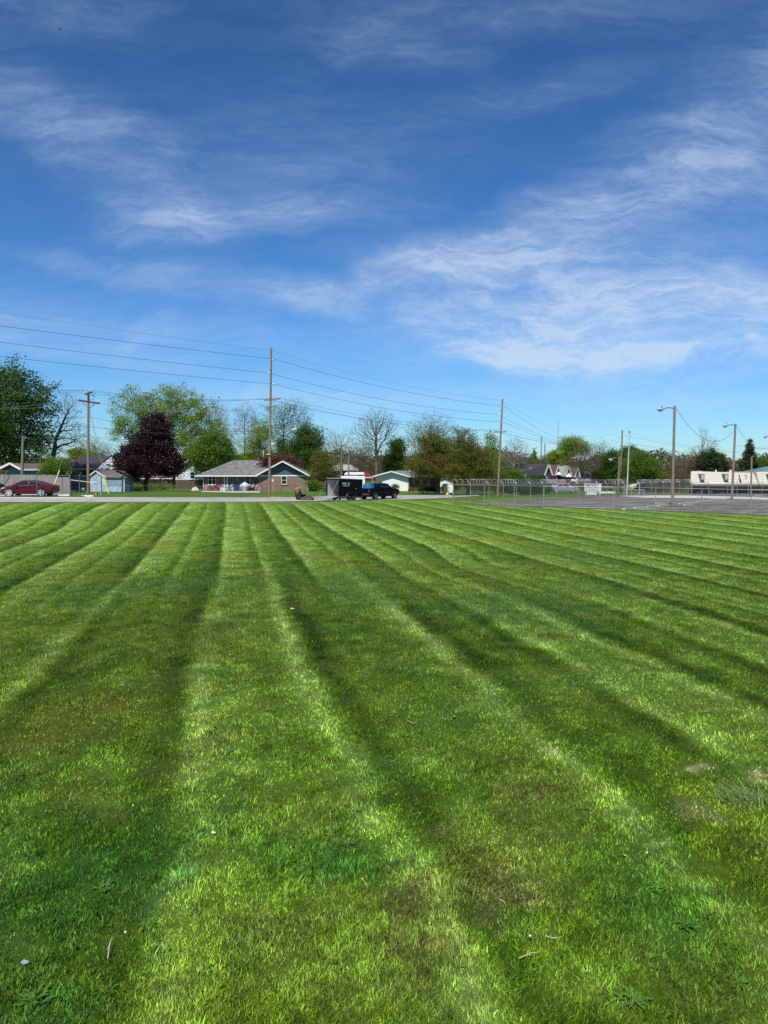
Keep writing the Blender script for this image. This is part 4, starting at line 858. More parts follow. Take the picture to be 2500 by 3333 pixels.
X=f.x; MB().slab([(X(1803),-2.4,f.z(1572)),(X(1838),-2.4,f.z(1572)),(X(1835),-.02,f.z(1561)),(X(1803),-.02,f.z(1561))],[(0,1,2,3)],.15).build('porch_roof',shingr,h)
h,f=vhouse('gabled_house','pale roofed gabled house of orange brick with a white hood, third of the steep row',1817,1848,1858,166,1515,1544,shingg,mat('orange_brick',(.30,.10,.05),.9,c2=(.38,.14,.07)),awn=(1838,1551,1856,1540),side=8)
h,f=vhouse('gabled_house','grey roofed gabled house with tall white windows, last of the steep row',1850,1877,1886,172,1519,1548,shingn,greys,win=[(1870,1560,1876,1545)],side=8)
X=f.x; MB().box(X(1858),-.3,f.z(1566),X(1878),-.05,f.z(1559)).build('porch_railing',white,h)
f=Fr(1930,178); X=f.x; h=thing('long_roof_house','wide low house with a bluish grey roof behind the forked brown tree','house',f.o)
MB().box(X(1888),0,-.6,X(2030),8,f.z(1566)).build('wall',greys,h); gable_roof_x(h,X(1882),X(2036),-.6,8.6,f.z(1566),f.z(1543),.16,mat('blue_grey_roof',(.14,.145,.17),.9,c2=(.20,.205,.23)),trim=dgalv)
# --- cream mansard building
f=Fr(2380,118); X=f.x; h=thing('mansard_building','long cream sided building with sloping upper storey and dark brick ground floor','building',f.o)
z0=f.z(1608); zm=f.z(1576); zt=f.z(1534)
MB().add([(X(2256),1.4,z0-.5),(X(2620),1.4,z0-.5),(X(2620),12,z0-.5),(X(2256)+5.2,12,z0-.5),(X(2256),1.4,zm),(X(2620),1.4,zm),(X(2620),12,zm),(X(2256)+5.2,12,zm)],[(0,3,2,1),(4,5,6,7),(0,1,5,4),(1,2,6,5),(2,3,7,6),(3,0,4,7)]).build('brick_wall',mat('dark_red_brick',(.13,.055,.042),.9,c2=(.20,.09,.07),extra=bricks(1.5)),h)
V=[(X(2247),0,zm),(X(2467),0,zm),(X(2467),1.6,zt-.25),(X(2261),1.6,zt),(X(2247),12,zm),(X(2261),10.5,zt)]
MB().add([(X(2247),0,zm),(X(2467),0,zm),(X(2467),1.6,zt-.28),(X(2261),1.6,zt),(X(2247)+6.2,13,zm),(X(2467),13,zm),(X(2467),11.4,zt-.28),(X(2261)+5.6,11.4,zt)],[(0,1,2,3),(5,4,7,6),(3,2,6,7),(0,3,7,4),(1,5,6,2),(0,4,5,1)]).build('mansard',cream,h)
MB().add([(X(2467)+.01,-.4,zm),(X(2640),-.4,zm),(X(2640),1.0,zt-.1),(X(2471),1.0,zt-.1),(X(2467)+.01,13,zm),(X(2640),13,zm),(X(2640),11.4,zt-.1),(X(2471),11.4,zt-.1)],[(0,1,2,3),(5,4,7,6),(3,2,6,7),(0,3,7,4),(1,5,6,2),(0,4,5,1)]).build('mansard',cream,h)
MB().box(X(2247),-.25,zm-.32,X(2467),.6,zm-.004).box(X(2467)+.01,-.6,zm-.32,X(2640),.6,zm-.004).build('soffit',mat('soffit_grey',(.16,.16,.16),.8),h)
for a,b in ((2281,2294),(2359,2372),(2498,2510)):
    y=.42 if a<2460 else -.05
    w=MB(); w.prism([(X(a),f.z(1571.5)),(X(b),f.z(1571.5)),(X(b),f.z(1543)),(X(a),f.z(1543))],y-.2,y+1.3); w_=w.build('window',mat('window_bronze',(.10,.09,.08),.6),h)
    MB().box(X(a)+.08,y-.23,f.z(1561),X(b)-.08,y-.202,f.z(1545)).build('blind',mat('blind_grey',(.42,.41,.39),.7),w_); MB().box(X(a)+.08,y-.23,f.z(1570),X(b)-.08,y-.202,f.z(1561.5)).build('pane',mat('pane_grey',(.09,.085,.08),.2),w_)
for a,b,c_,e in ((2279,2292,1606.5,1603),(2318,2332,1606.5,1598.5),(2357,2371,1606.5,1604)):
    MB().box(X(a),1.33,f.z(c_),X(b),1.397,f.z(e)).build('wall_panel',white,h)
MB().box(X(2400),1.3,z0-.2,X(2466),1.397,f.z(1582)).build('entrance_screen',mat('dark_red_door',(.045,.015,.014),.6),h)
m=MB(); [m.tube([(X(2403)+i*.42,1.2,z0-.3),(X(2403)+i*.42,1.2,f.z(1582))],.04,5) for i in range(8)]; m.build('entrance_bars',dgalv,h)
for p in (2347,2394,2396): MB().tube([(X(p),2.,zt-.1),(X(p),2.,f.z(1529.5))],.13,8).build('roof_vent',white,h)
MB().bar((X(2407),.32,f.z(1546)),(X(2412),.05,f.z(1570)),.12).bar((X(2432),.6,f.z(1546)),(X(2433),.45,f.z(1552)),.12).build('siding_damage',blackm,h)
f=Fr(2500,128); X=f.x; h=thing('teal_roof_building','teal metal hip roof showing above the cream building at the right edge','building',f.o)
MB().box(X(2475),0,-1,X(2600),6,f.z(1536)).build('wall',offwhite,h)
MB().slab([(X(2470),-.5,f.z(1536)),(X(2610),-.5,f.z(1536)),(X(2610),6.5,f.z(1536)),(X(2470),6.5,f.z(1536)),(X(2520),3,f.z(1518)),(X(2560),3,f.z(1518))],[(0,1,5,4),(1,2,5),(2,3,4,5),(3,0,4)],.15).build('roof',mat('teal_metal',(.12,.22,.26),.4,extra=siding(.5,(.22,.34,.38),True,.1)),h)
# ================= POLES AND LINES
def pole(name,label,cat,bpx,d,tpx,tpy,r0,r1,m,group=None,bpy_=None):
    b=G(bpx,d); h=thing(name,label,cat,b,0,group); t=W(tpx,tpy,d)-b
    MB().tube([(0,0,-.4),t*.5,t],[r0,(r0+r1)/2,r1],12).build('post',m,h); return h,b,t
def arm(h,b,pa,pb,th=.11,name='crossarm',m=wood_brown,ins=(0,1),inh=.28):
    A,B=pa-b,pb-b; MB().bar(A,B,th,th*1.2).build(name,m,h)
    for q in ins:
        p=A.lerp(B,q); MB().tube([p+Vector((0,0,.06)),p+Vector((0,0,.06+inh*.6)),p+Vector((0,0,.06+inh))],[.03,.075,.05],8).build('insulator',ceramic,h)
def post_ins(h,b,p,q):
    a,c=p-b,q-b; MB().tube([a,a.lerp(c,.3),c],[.05,.10,.08],8).build('insulator',ceramic,h)
def cobra(h,b,root,tip,m=galv,hs=1.,rise=.25):
    A,B=root-b,tip-b; mid=A.lerp(B,.55)+Vector((0,0,rise)); MB().tube([A,mid,B],.035*hs+.01,8).build('lamp_arm',m,h)
    d=(B-A); d.z=0; d.normalize(); c=B+d*.22*hs
    s=MB(); o=len(s.v); sec=[(-.30,.05,.05),(-.12,.13,.09),(.12,.17,.12),(.34,.12,.08),(.44,.03,.02)]; n=10; side=Vector((-d.y,d.x,0))
    for x,w_,hh in sec:
        for k in range(n):
            a=2*math.pi*k/n; zz=math.sin(a)*hh*(1 if math.sin(a)>0 else 1.3); s.v.append(tuple(c+d*x*hs+side*math.cos(a)*w_*hs+Vector((0,0,zz*hs))))
    for i in range(len(sec)-1):
        for k in range(n): s.f.append((i*n+k,i*n+(k+1)%n,(i+1)*n+(k+1)%n,(i+1)*n+k))
    s.f+= [tuple(range(n)),tuple(range((len(sec)-1)*n,len(sec)*n))]
    l=s.build('lamp_head',offwhite,h,smooth=True); MB().ell(tuple(c+d*.08*hs+Vector((0,0,-.12*hs))),(.17*hs,.13*hs,.09*hs),10,6).build('lens',mat('lamp_lens',(.45,.47,.48),.2),l)
    MB().tube([c-d*.05*hs+Vector((0,0,.09*hs)),c-d*.05*hs+Vector((0,0,.21*hs))],.045*hs,8).build('photocell',blackm,l)
p1,b1,t1=pole('utility_pole','very tall brown wooden pole with a street lamp arm beside the brick ranch house','pole',876,77.4,883,1133,.145,.10,wood_brown,'tall line poles')
w1=lambda px,py,dd=0.: W(px,py,77.4+dd)
ws=[w1(886,1142),w1(894,1169,-.2),w1(873,1214,.2),w1(895,1251,-.2)]
post_ins(p1,b1,w1(885,1171,-.1),w1(893,1170,-.2)); post_ins(p1,b1,w1(880,1213,.1),w1(873,1214,.2)); post_ins(p1,b1,w1(884,1252,-.1),w1(895,1250,-.2))
arm(p1,b1,w1(861,1303,.6),w1(912,1298,-.5),ins=(.04,.3,.98)); arm(p1,b1,w1(865,1325,.5),w1(900,1322,-.5),ins=())
MB().tube([w1(881,1427)-b1,w1(905,1412,-1.)-b1,w1(930,1401,-2.)-b1],.035,8).build('lamp_brace',galv,p1); cobra(p1,b1,w1(884,1401),w1(950,1398.5,-2.5),hs=1.25,rise=.03)
MB().tube([w1(882,1444)-b1,w1(893,1443)-b1],.03,6).build('bracket',galv,p1); MB().box(-.24,-.28,4.6,.2,-.2,4.72).build('pole_tag',mat('yellow_tag',(.6,.5,.2),.6),p1)
d2=95.2; w2=lambda px,py,dd=0.: W(px,py,d2+dd)
p2,b2,t2=pole('utility_pole','tall brown wooden pole leaning right behind the razor wire fence','pole',1620,d2,1636,1298,.15,.10,wood_brown,'tall line poles')
post_ins(p2,b2,w2(1635,1324),w2(1644,1322,-.2)); post_ins(p2,b2,w2(1632,1350),w2(1623,1349,.2)); post_ins(p2,b2,w2(1631,1376),w2(1641,1374,-.2))
arm(p2,b2,w2(1607,1407,.6),w2(1648,1405,-.6),ins=(.02,.3,.98)); cobra(p2,b2,w2(1627,1483),w2(1676,1470,-2),hs=1.1)
d3=140.; w3=lambda px,py,dd=0.: W(px,py,d3+dd)
p3,b3,t3=pole('utility_pole','tall brown wooden pole next to the white flagpole','pole',2018,d3,2026,1400,.19,.13,wood_brown,'tall line poles')
post_ins(p3,b3,w3(2026,1418),w3(2033,1417,-.2)); post_ins(p3,b3,w3(2024,1437),w3(2018,1436,.2)); cobra(p3,b3,w3(2022,1533),w3(2066,1521,-2),hs=1.6,rise=.1)
MB().bar(w3(2024,1454)-b3,w3(2040,1452)-b3,.1).build('crossarm',wood_brown,p3)
# the pole before, out of the frame on the left
p0=copy_tree(p1); p0.location=(-51,38.4,T(-51,38.4)); p0['label']='tall brown pole of the same line standing outside the left edge'; p0['group']='tall line poles'
# the T shaped pole and short pole on the left
dT=73.4; wT=lambda px,py,dd=0.: W(px,py,dT+dd)
pT,bT,tT=pole('utility_pole','grey wooden pole with a double T crossarm beside the blue shed','pole',286.5,dT,288,1274,.15,.11,wood_pole,'weathered grey poles')
for dy in (-.12,.12): arm(pT,bT,wT(256,1303,.9+dy),wT(323,1313,-.9+dy),th=.15,ins=(.02,.97) if dy<0 else (),m=mat('dark_arm',(.07,.05,.04),.9))
MB().bar(wT(270,1310,.4)-bT,wT(288,1330)-bT,.05).bar(wT(309,1314,-.4)-bT,wT(288,1330)-bT,.05).build('arm_brace',dgalv,pT)
arm(pT,bT,wT(277,1284,-.5),wT(300,1276,.5),th=.11,ins=(.1,.5,.95),m=wood_pole)
MB().tube([wT(300,1277,.5)-bT,wT(314,1279,.5)-bT],.05,6).tube([wT(296,1284,.3)-bT,wT(309,1290,.4)-bT],.06,6).build('cutout_switch',dgalv,pT)
MB().tube([wT(309,1292,.4)-bT,wT(303,1300,.3)-bT,wT(291,1302)-bT],.015,5).build('jumper',cable,pT)
pS,bS,tS=pole('utility_pole','short grey service pole behind the wooden fence above the red sedan','pole',71,81,75,1418,.16,.13,wood_pole,'weathered grey poles')
MB().tube([W(76,1424,81)-bS,W(80,1424,81)-bS],.05,6).build('insulator',ceramic,pS)
for lab,a,b_,c_,dd in (('thin grey pole left of the pair above the white box body',1111,1112,1452,128),('thin grey pole right of the pair above the white box body',1134,1136,1457,126)):
    pole('service_pole',lab,'pole',a,dd,b_,c_,.16,.11,wood_pole,'weathered grey poles')
pq,bq,tq=pole('service_pole','grey pole with a white street lamp on its left arm near the far road','pole',2012,133,2016,1486,.2,.14,wood_pole,'weathered grey poles')
cobra(pq,bq,W(2014,1492,133),W(1992,1496,131),hs=1.7,rise=.3); MB().tube([W(2013,1507,133)-bq,W(1996,1498,131.5)-bq],.03,6).build('lamp_brace',galv,pq)
pl_,bl_,tl_=pole('service_pole','slim grey pole before the cream building near the right edge','pole',2445,99,2447,1487,.13,.10,wood_pole,'weathered grey poles')
MB().tube([W(2447,1492,99)-bl_,W(2451,1484,99)-bl_,W(2458,1486,99)-bl_],.03,6).build('conduit',galv,pl_)
# lot lamps
LP=[]
for lab,bp,dd,tp,ty,lx,ly,r in (('weathered wooden lot pole with a lamp on the left, nearest of the lot lamps',2190,66,2196,1321,2158,1332,.20),('weathered wooden lot pole with a lamp in front of the cream building',2383,83.7,2394,1379,2366,1385.5,.20),('lot lamp whose head alone enters at the right edge',2516,106,2523,1412,2496,1421,.2)):
    h,b,t_=pole('lamp_pole',lab,'lamp pole',bp,dd,tp,ty,r-.06,r-.095,wood_pole,'lamp poles of the parking lot')
    ww=W(lx,ly,dd-.8); rt=W(tp-3,ty+ (8 if dd<70 else 6),dd); cobra(h,b,rt,ww,hs=1.2,rise=.12); LP.append((W(tp+5,ty+8,dd),W(tp-3,ty+23,dd)))
    MB().tube([W(tp+2,ty+7,dd)-b,LP[-1][0]-b],.03,6).build('hook',dgalv,h)
# cables
def line(name,label,pts,sag,r,m=cable,group='overhead lines'):
    s=MB()
    for i,(a,b) in enumerate(zip(pts,pts[1:])):
        sg=sag[i] if isinstance(sag,(list,tuple)) else sag; n=18; P_=[]
        for k in range(n+1):
            u=k/n; p=a.lerp(b,u); p=p+Vector((0,0,-4*sg*u*(1-u))); P_.append(p)
        s.tube(P_,r,4,cap=False)
    o=s.build(name,m); tag(o,label,'power line',group); return o
end=lambda px,py,dd: W(px,py,dd)
off=Vector((-38.5,-39,0))
gm_=mat('grey_cable',(.10,.11,.12),.6); lt=mat('light_cable',(.26,.28,.26),.6)
line('power_line','faint uppermost line joining the very tops of the tall poles',[ws[0]+off+Vector((0,0,.6)),ws[0],w2(1637,1304),w3(2027,1404),end(2700,1480,165)],[.3,.7,2.6,1.6],.008,gm_)
line('power_line','second line from the top along the tall poles, on the right hand insulators',[ws[1]+off,ws[1],w2(1644,1322,-.2),w3(2033,1417,-.2),end(2700,1480,160)],[.25,.7,3.2,1.4],.015)
line('power_line','third line from the top along the tall poles, on the left hand insulators',[ws[2]+off+Vector((0,0,.5)),ws[2],w2(1623,1349,.2),w3(2018,1436,.2),end(2700,1497,160)],[.25,.7,2.2,1.4],.015)
line('power_line','lowest of the four lines on insulators along the tall poles',[ws[3]+off+Vector((0,0,.5)),ws[3],w2(1641,1374,-.2),w3(2022,1452),end(2700,1508,160)],[.25,.7,1.6,1.2],.015)
X1=[w1(862,1299,.6),w1(875,1299,.1),w1(911,1295,-.5)]; XT=[wT(278,1279,-.5),wT(289,1272,0),wT(299,1270,.5)]; X2=[w2(1608,1403,.6),w2(1619,1403,.2),w2(1648,1400,-.6)]
for i,nm in enumerate(('front','middle','rear')):
    line('power_line',f'thin crossarm line, {nm} one of three between the T pole and the tall poles',[end(-260,1236+4*i,64),XT[i],X1[i],X2[i],end(1990,1450+i*3,136)],[.3,.5,.8,.8],.011)
line('power_line','pale sagging line from the left end of the big T crossarm',[end(-200,1336,66),wT(257,1300,.9),w1(866,1323,.5)],[.25,.9],.010,lt)
line('power_line','pale sagging line from the right end of the big T crossarm',[end(-200,1330,64),wT(322,1310,-.9),w1(899,1320,-.5)],[.3,.9],.010,lt)
line('telephone_cable','thick black cable running level below the street lamp arm',[end(-200,1362,66),wT(288,1388),w1(880,1407),w2(1628,1478),end(2040,1522,136),end(2700,1560,150)],[.2,.5,1.1,.6,.3],.018)
line('telephone_cable','thin dark cable just above the thick black cable',[end(-200,1340,66),wT(288,1357),w1(880,1399),w2(1629,1470),end(2040,1514,136)],[.3,.7,1.3,.8],.012)
line('telephone_cable','lowest dark cable drooping between the T pole and the tall pole',[end(-200,1400,66),wT(287,1418),w1(879,1425),w2(1626,1496)],[.4,.9,1.5],.012)
line('telephone_cable','service cable running from the T pole down to the short grey pole',[wT(287,1418),W(76,1424,81)],.5,.011)
line('lamp_cable','drooping cable from the nearest lot lamp pole to the second',[LP[0][0],LP[1][1]],2.05,.018)
line('lamp_cable','drooping cable from the second lot lamp pole to the third',[LP[1][0],LP[2][1]],1.9,.018)
line('lamp_cable','thin service line leaving the second lot pole to the right',[W(2388,1448,83.7),end(2700,1470,95)],.2,.011)
# guy wires with yellow guards
def guy(label,top,bot,g0,g1):
    h=thing('guy_wire',label,'guy wire',bot,0,'guy wires of the T pole'); MB().tube([Vector((0,0,0)),top-bot],.016,5).build('wire',lt,h)
    MB().tube([g0-bot,g1-bot],.055,6).build('guard',mat('yellow_plastic',(.80,.74,.26),.5),h)
g1_=W(355,1608,72.5); guy('guy wire with long pale yellow guard crossing the shed front',wT(289,1312),g1_,g1_+Vector((0,0,.02)),W(340,1547,72.8))
g2_=W(349,1595,73.5); guy('guy wire with shorter yellow guard behind the longer one',wT(289,1330),g2_,g2_,W(335,1555,73.8))
g3_=P(173,1600); guy('guy wire with bright yellow guard above the red sedan boot',W(215,1460,72),W(172,1592,68.8),W(173,1588,68.8),W(194,1530,69.3))
# flagpole and masts
b=P(2040,1612); h=thing('flagpole','white flagpole with a ball finial at the lot gate','flagpole',b); t_=W(2049,1408,b.y)-b
MB().tube([(0,0,-.2),t_],[.11,.06],12).build('post',offwhite,h); MB().ell(tuple(t_+Vector((0,0,.14))),(.17,.17,.17)).build('finial',mat('gold_ball',(.5,.42,.2),.3,metal=.7),h); MB().tube([(0.2,-.1,1),t_+Vector((.1,-.1,-.2))],.012,4).build('halyard',lt,h)
def mast(label,bx,dd,tx,ty,w,thin=False):
    b=G(bx,dd); h=thing('antenna_mast',label,'antenna mast',b,0,'antenna masts'); t_=W(tx,ty,dd)-b; s=MB()
    if thin:
        s.tube([(0,0,0),t_*.72,t_],[.10,.06,.03],6)
    else:
        for q in ((-w,0),(w,0),(0,w)): s.tube([(q[0],q[1],0),t_+Vector((q[0]*.6,q[1]*.6,0))],.045,5)
        n=int(t_.length/1.4)
        for i in range(n):
            u=i/n; u2=(i+1)/n; s.bar(t_*u+Vector((-w,0,0)),t_*u2+Vector((w*.8,0,0)),.035); s.bar(t_*u+Vector((-w,0,0)),t_*u+Vector((w,0,0)),.035)
    s.build('lattice' if not thin else 'whip',dgalv,h); MB().box(-.4,-.4,-.3,.4,.4,.3).build('footing',concrete,h)
mast('left lattice antenna mast above the black roofed house',1759,186,1763,1420,.22); mast('right shorter lattice antenna mast above the black roofed house',1771,190,1774,1443,.2); mast('very thin tall whip mast over the steep gabled houses',1817,185,1817,1366,.1,True)

# ================= FENCES
def fabric(s,A,B,h,r=.0030,step=.075,z0=.03,hb=None):
    L=math.hypot(B.x-A.x,B.y-A.y); d=(B-A)/L; hb=hb or h
    u=-h
    while u<L:
        for sgn in (1,-1):
            u0=u if sgn>0 else u+h; u1=u+h if sgn>0 else u
            za,zb_=z0,h; a0,a1=u0,u1
            # clip to 0..L
            def pt(t): return u0+(u1-u0)*t,za+(zb_-za)*t
            ts=[0.,1.]
            for lim in (0.,L):
                if (u0-lim)*(u1-lim)<0: ts.append((lim-u0)/(u1-u0))
            ts.sort()
            for ta,tb in zip(ts,ts[1:]):
                um=pt((ta+tb)/2)[0]
                if 0<=um<=L and tb-ta>.02:
                    (ua,z_a),(ub,z_b)=pt(ta),pt(tb); pa=A+d*ua+Vector((0,0,z_a)); pb=A+d*ub+Vector((0,0,z_b))
                    nn=Vector((-d.y,d.x,0))*r; up=Vector((0,0,r)); o=len(s.v)
                    s.v+=[tuple(pa+nn),tuple(pa-nn+up),tuple(pa-nn-up),tuple(pb+nn),tuple(pb-nn+up),tuple(pb-nn-up)]
                    s.f+=[(o,o+1,o+4,o+3),(o+1,o+2,o+5,o+4),(o+2,o,o+3,o+5)]
        u+=step
def cfence(name,label,pts,h,pr=.035,m=galv,arms=0,razor=0,step=.075,fr=.0030,rail=.021,postm=None,strands=0,midrail=False,capz=.05,fabm=None):
    o=pts[0].copy(); root=thing(name,label,'fence',o); Q=[p-o for p in pts]
    for i,p in enumerate(Q):
        s=MB().tube([p+Vector((0,0,-.2)),p+Vector((0,0,h+capz))],pr*(1.35 if i in (0,len(Q)-1) else 1),8)
        if arms:
            d=(Q[min(i+1,len(Q)-1)]-Q[max(i-1,0)]).normalized(); nn=Vector((-d.y,d.x,0))*arms
            s.tube([p+Vector((0,0,h+.04)),p+Vector((0,0,h+.32))+nn*.32],.022,6)
        s.build('post',postm or m,root)
    s=MB(); [s.tube([a+Vector((0,0,h)),b+Vector((0,0,h))],rail,6) for a,b in zip(Q,Q[1:])]
    if midrail: [s.tube([a+Vector((0,0,h*.5)),b+Vector((0,0,h*.5))],rail*.8,6) for a,b in zip(Q,Q[1:])]
    s.build('top_rail',m,root)
    s=MB(); [fabric(s,a,b,h,fr,step) for a,b in zip(Q,Q[1:])]; s.build('wire_mesh',fabm or m,root)
    if razor:
        s=MB()
        for a,b in zip(Q,Q[1:]):
            L=(b-a).length; n=max(2,int(L/.52)); d=(b-a)/L; nn=Vector((-d.y,d.x,0))*(arms or 1); P_=[]
            for k in range(n*10+1):
                t_=k/10; ang=2*math.pi*t_; c=a+d*(L*t_/n)+Vector((0,0,h+.26))+nn*.12; P_.append(c+nn*.27*math.cos(ang)+Vector((0,0,.27*math.sin(ang))))
            s.tube(P_,.013,3,cap=False)
        s.build('razor_wire',mat('bright_razor_wire',(.45,.45,.44),.5,metal=.2),root)
    if strands:
        s=MB()
        for a,b in zip(Q,Q[1:]):
            d=(b-a).normalized(); nn=Vector((-d.y,d.x,0))*(arms or 1)
            for k in range(strands):
                q=.12+.2*k/strands*1.3; s.tube([a+Vector((0,0,h+q))+nn*q,b+Vector((0,0,h+q))+nn*q],.006,3)
        s.build('barbed_wire',m,root)
    return root
meshm=mat('old_galvanised',(.27,.27,.265),.6,metal=.3)
meshd=mat('dark_wire',(.10,.10,.098),.8)
near=[P(*p) for p in ((1475,1642.5),(1576,1646),(1673,1649.5),(1770,1653),(1884,1656),(1997,1659),(2133,1665),(2282,1671),(2444,1678),(2640,1685))]
cfence('chain_link_fence','tall chain link fence between the mown lawn and the parking lot',near,1.86,arms=-1,strands=3,pr=.032,fr=.0021,fabm=meshd,step=.085)
back=[P(*p) for p in ((1476,1641.5),(1531,1640.5),(1591,1637),(1638,1636),(1681,1634),(1727,1632),(1768,1630),(1811,1628),(1880,1625),(1945,1621),(1974,1620),(2003,1619),(2030,1618))]
cfence('razor_wire_fence','razor wire topped fence along the far grassy side of the lot',back,1.86,arms=1,razor=1,pr=.032,fr=.0020,fabm=meshd,step=.09)
br=[P(*p) for p in ((2080,1616),(2121,1613.5),(2160,1611.5),(2184,1610),(2212,1609),(2250,1607.5))]
cfence('razor_wire_fence','razor wire fence from the lot gate to the cream building',br,1.86,arms=1,razor=1,pr=.034,fr=.0024,fabm=meshd,step=.10)
br=[P(*p) for p in ((2252,1607.6),(2306,1609),(2368,1609.5),(2399,1610),(2435,1611),(2480,1611),(2560,1612))]
cfence('chain_link_fence','battered chain link fence along the front of the cream building',br,1.86,arms=-1,pr=.035,fr=.0022,fabm=meshd,step=.12)
ga=[P(2082,1617.5),P(2098,1618.2)]; 
h=thing('lot_gate','open pipe frame gate of the parking lot beside the flagpole','gate',P(2033,1618)); o=h.location.copy(); A=P(2033,1618)-o; B=P(2098,1619)-o; s=MB()
for z in (.1,1.0): s.tube([A+Vector((0,0,z)),B+Vector((0,0,z))],.035,6)
for q in (0,.35,.75,1): s.tube([A.lerp(B,q),A.lerp(B,q)+Vector((0,0,1.9 if q in(0,.75) else 1.0))],.04,6)
s.build('gate_frame',galv,h); s=MB(); fabric(s,A,B,1.0,.005,.12); s.build('wire_mesh',galv,h)
# left, tall fence before the red sedan
lf=[P(*p) for p in ((-130,1617),(18,1617),(121,1616.5),(228,1617))]
cfence('chain_link_fence','tall chain link fence with slanted post tops in front of the red sedan',lf,1.88,arms=1,pr=.035,m=dgalv,fr=.0011,step=.12)
lf=[P(*p) for p in ((229,1617),(260,1615),(331,1618.5))]
r=cfence('chain_link_fence','tall chain link fence panel between the wooden fence and the blue shed',lf,1.86,arms=1,pr=.04,m=dgalv,fr=.0014,step=.12)
h=thing('fallen_rail','loose white pipe rail sagging across the fence next to the T shaped pole','pipe',P(229,1613)); o=h.location; MB().tube([W(228,1562.5,68)-o,W(262,1566,68.5)-o,W(292,1570,69)-o,W(316,1570,69)-o],.045,8).build('pipe',white,h)
lf=[P(*p) for p in ((332,1618),(418,1619),(499,1619),(578,1619.5),(653,1619.5),(723,1620),(790,1620),(852,1620),(871,1620))]
cfence('low_chain_link_fence','low chain link fence along the road before the brick house yard',lf,1.07,pr=.026,m=dgalv,fr=.0016,step=.11,rail=.016)
lf=[W(850,1597,100),W(880,1598,98),W(916,1599,96),W(963,1600,93)]; 
for p in lf: p.z=T(p.x,p.y)
cfence('low_chain_link_fence','short low fence standing before the brick gable wall',lf,1.15,pr=.035,m=rust,fr=.0011,step=.12)
lf=[W(400,1600,110),W(432,1600,109.5),W(500,1600,109),W(560,1600,108),W(612,1600,107)]
for p in lf: p.z=T(p.x,p.y)
cfence('low_chain_link_fence','low fence behind the trunk of the purple tree',lf,1.1,pr=.03,m=rust,fr=.002,step=.14)
# wooden fence
def wfence(label,a,b,h0,h1):
    o=a.copy(); root=thing('wooden_fence',label,'fence',o); L=(b-a).length; d=(b-a)/L; n=int(L/.155); rg=random.Random(4)
    m_=mat('weathered_boards',(.20,.185,.17),.95,c2=(.36,.335,.31),vscale=1.2,streak=(9,9,.4)); s=MB()
    for i in range(n):
        p=d*(i*L/n); q=d*(i*L/n+.148); hh=h0+(h1-h0)*i/n+rg.uniform(-.025,.02); nn=Vector((-d.y,d.x,0))*(.018+rg.uniform(0,.006)); z=T(o.x+p.x,o.y+p.y)-o.z-.05
        s.add([p+Vector((0,0,z)),q+Vector((0,0,z)),q+Vector((0,0,z+hh)),p+Vector((0,0,z+hh)),p+nn+Vector((0,0,z)),q+nn+Vector((0,0,z)),q+nn+Vector((0,0,z+hh)),p+nn+Vector((0,0,z+hh))],[(0,1,2,3),(7,6,5,4),(0,4,5,1),(1,5,6,2),(2,6,7,3),(3,7,4,0)])
    s.build('boards',m_,root)
    for q in (0,.25,.5,.75,1): p=d*L*q+Vector((-d.y,d.x,0))*.08; MB().box(p.x-.05,p.y-.05,-.2,p.x+.05,p.y+.05,h1-.05).build('post',m_,root)
    MB().bar(Vector((0,.09,h0-.3)),b-a+Vector((0,.09,h1-.3)),.05,.09).build('rail',m_,root)
wfence('long grey weathered board fence behind the red sedan',G(-150,71.5),G(182,71.0),2.0,1.95)
wfence('short grey board fence return right of the red sedan',G(184,70.6),G(227,68.6),1.72,1.72)
h=thing('concrete_footing','low white concrete block at the end of the wooden fence','concrete block',P(210,1614.5)); MB().box(-.55,-.12,-.1,.5,.12,.14).build('block',white,h,bevel=.03)
b=W(296,1600,74); 
# ================= VEHICLES
def secpts(st):
    x,zb,ze,zt,w_,wt=st
    return [(-w_*.88,zb),(-w_,zb+(ze-zb)*.35),(-w_,ze),(-wt,zt-.035),(-wt*.6,zt-.006),(wt*.6,zt-.006),(wt,zt-.035),(w_,ze),(w_,zb+(ze-zb)*.35),(w_*.88,zb)]
def loft(sts):
    s=MB(); n=10
    for st in sts: s.v+=[(st[0],y,z) for y,z in secpts(st)]
    for i in range(len(sts)-1):
        for k in range(n): s.f.append((i*n+k,i*n+(k+1)%n,(i+1)*n+(k+1)%n,(i+1)*n+k))
    s.f+=[tuple(range(n))[::-1],tuple(range((len(sts)-1)*n,len(sts)*n))]; return s
def at(sts,x):
    for a,b in zip(sts,sts[1:]):
        if a[0]<=x<=b[0]:
            t=(x-a[0])/(b[0]-a[0]); return tuple(a[i]+(b[i]-a[i])*t for i in range(6))
    return sts[-1]
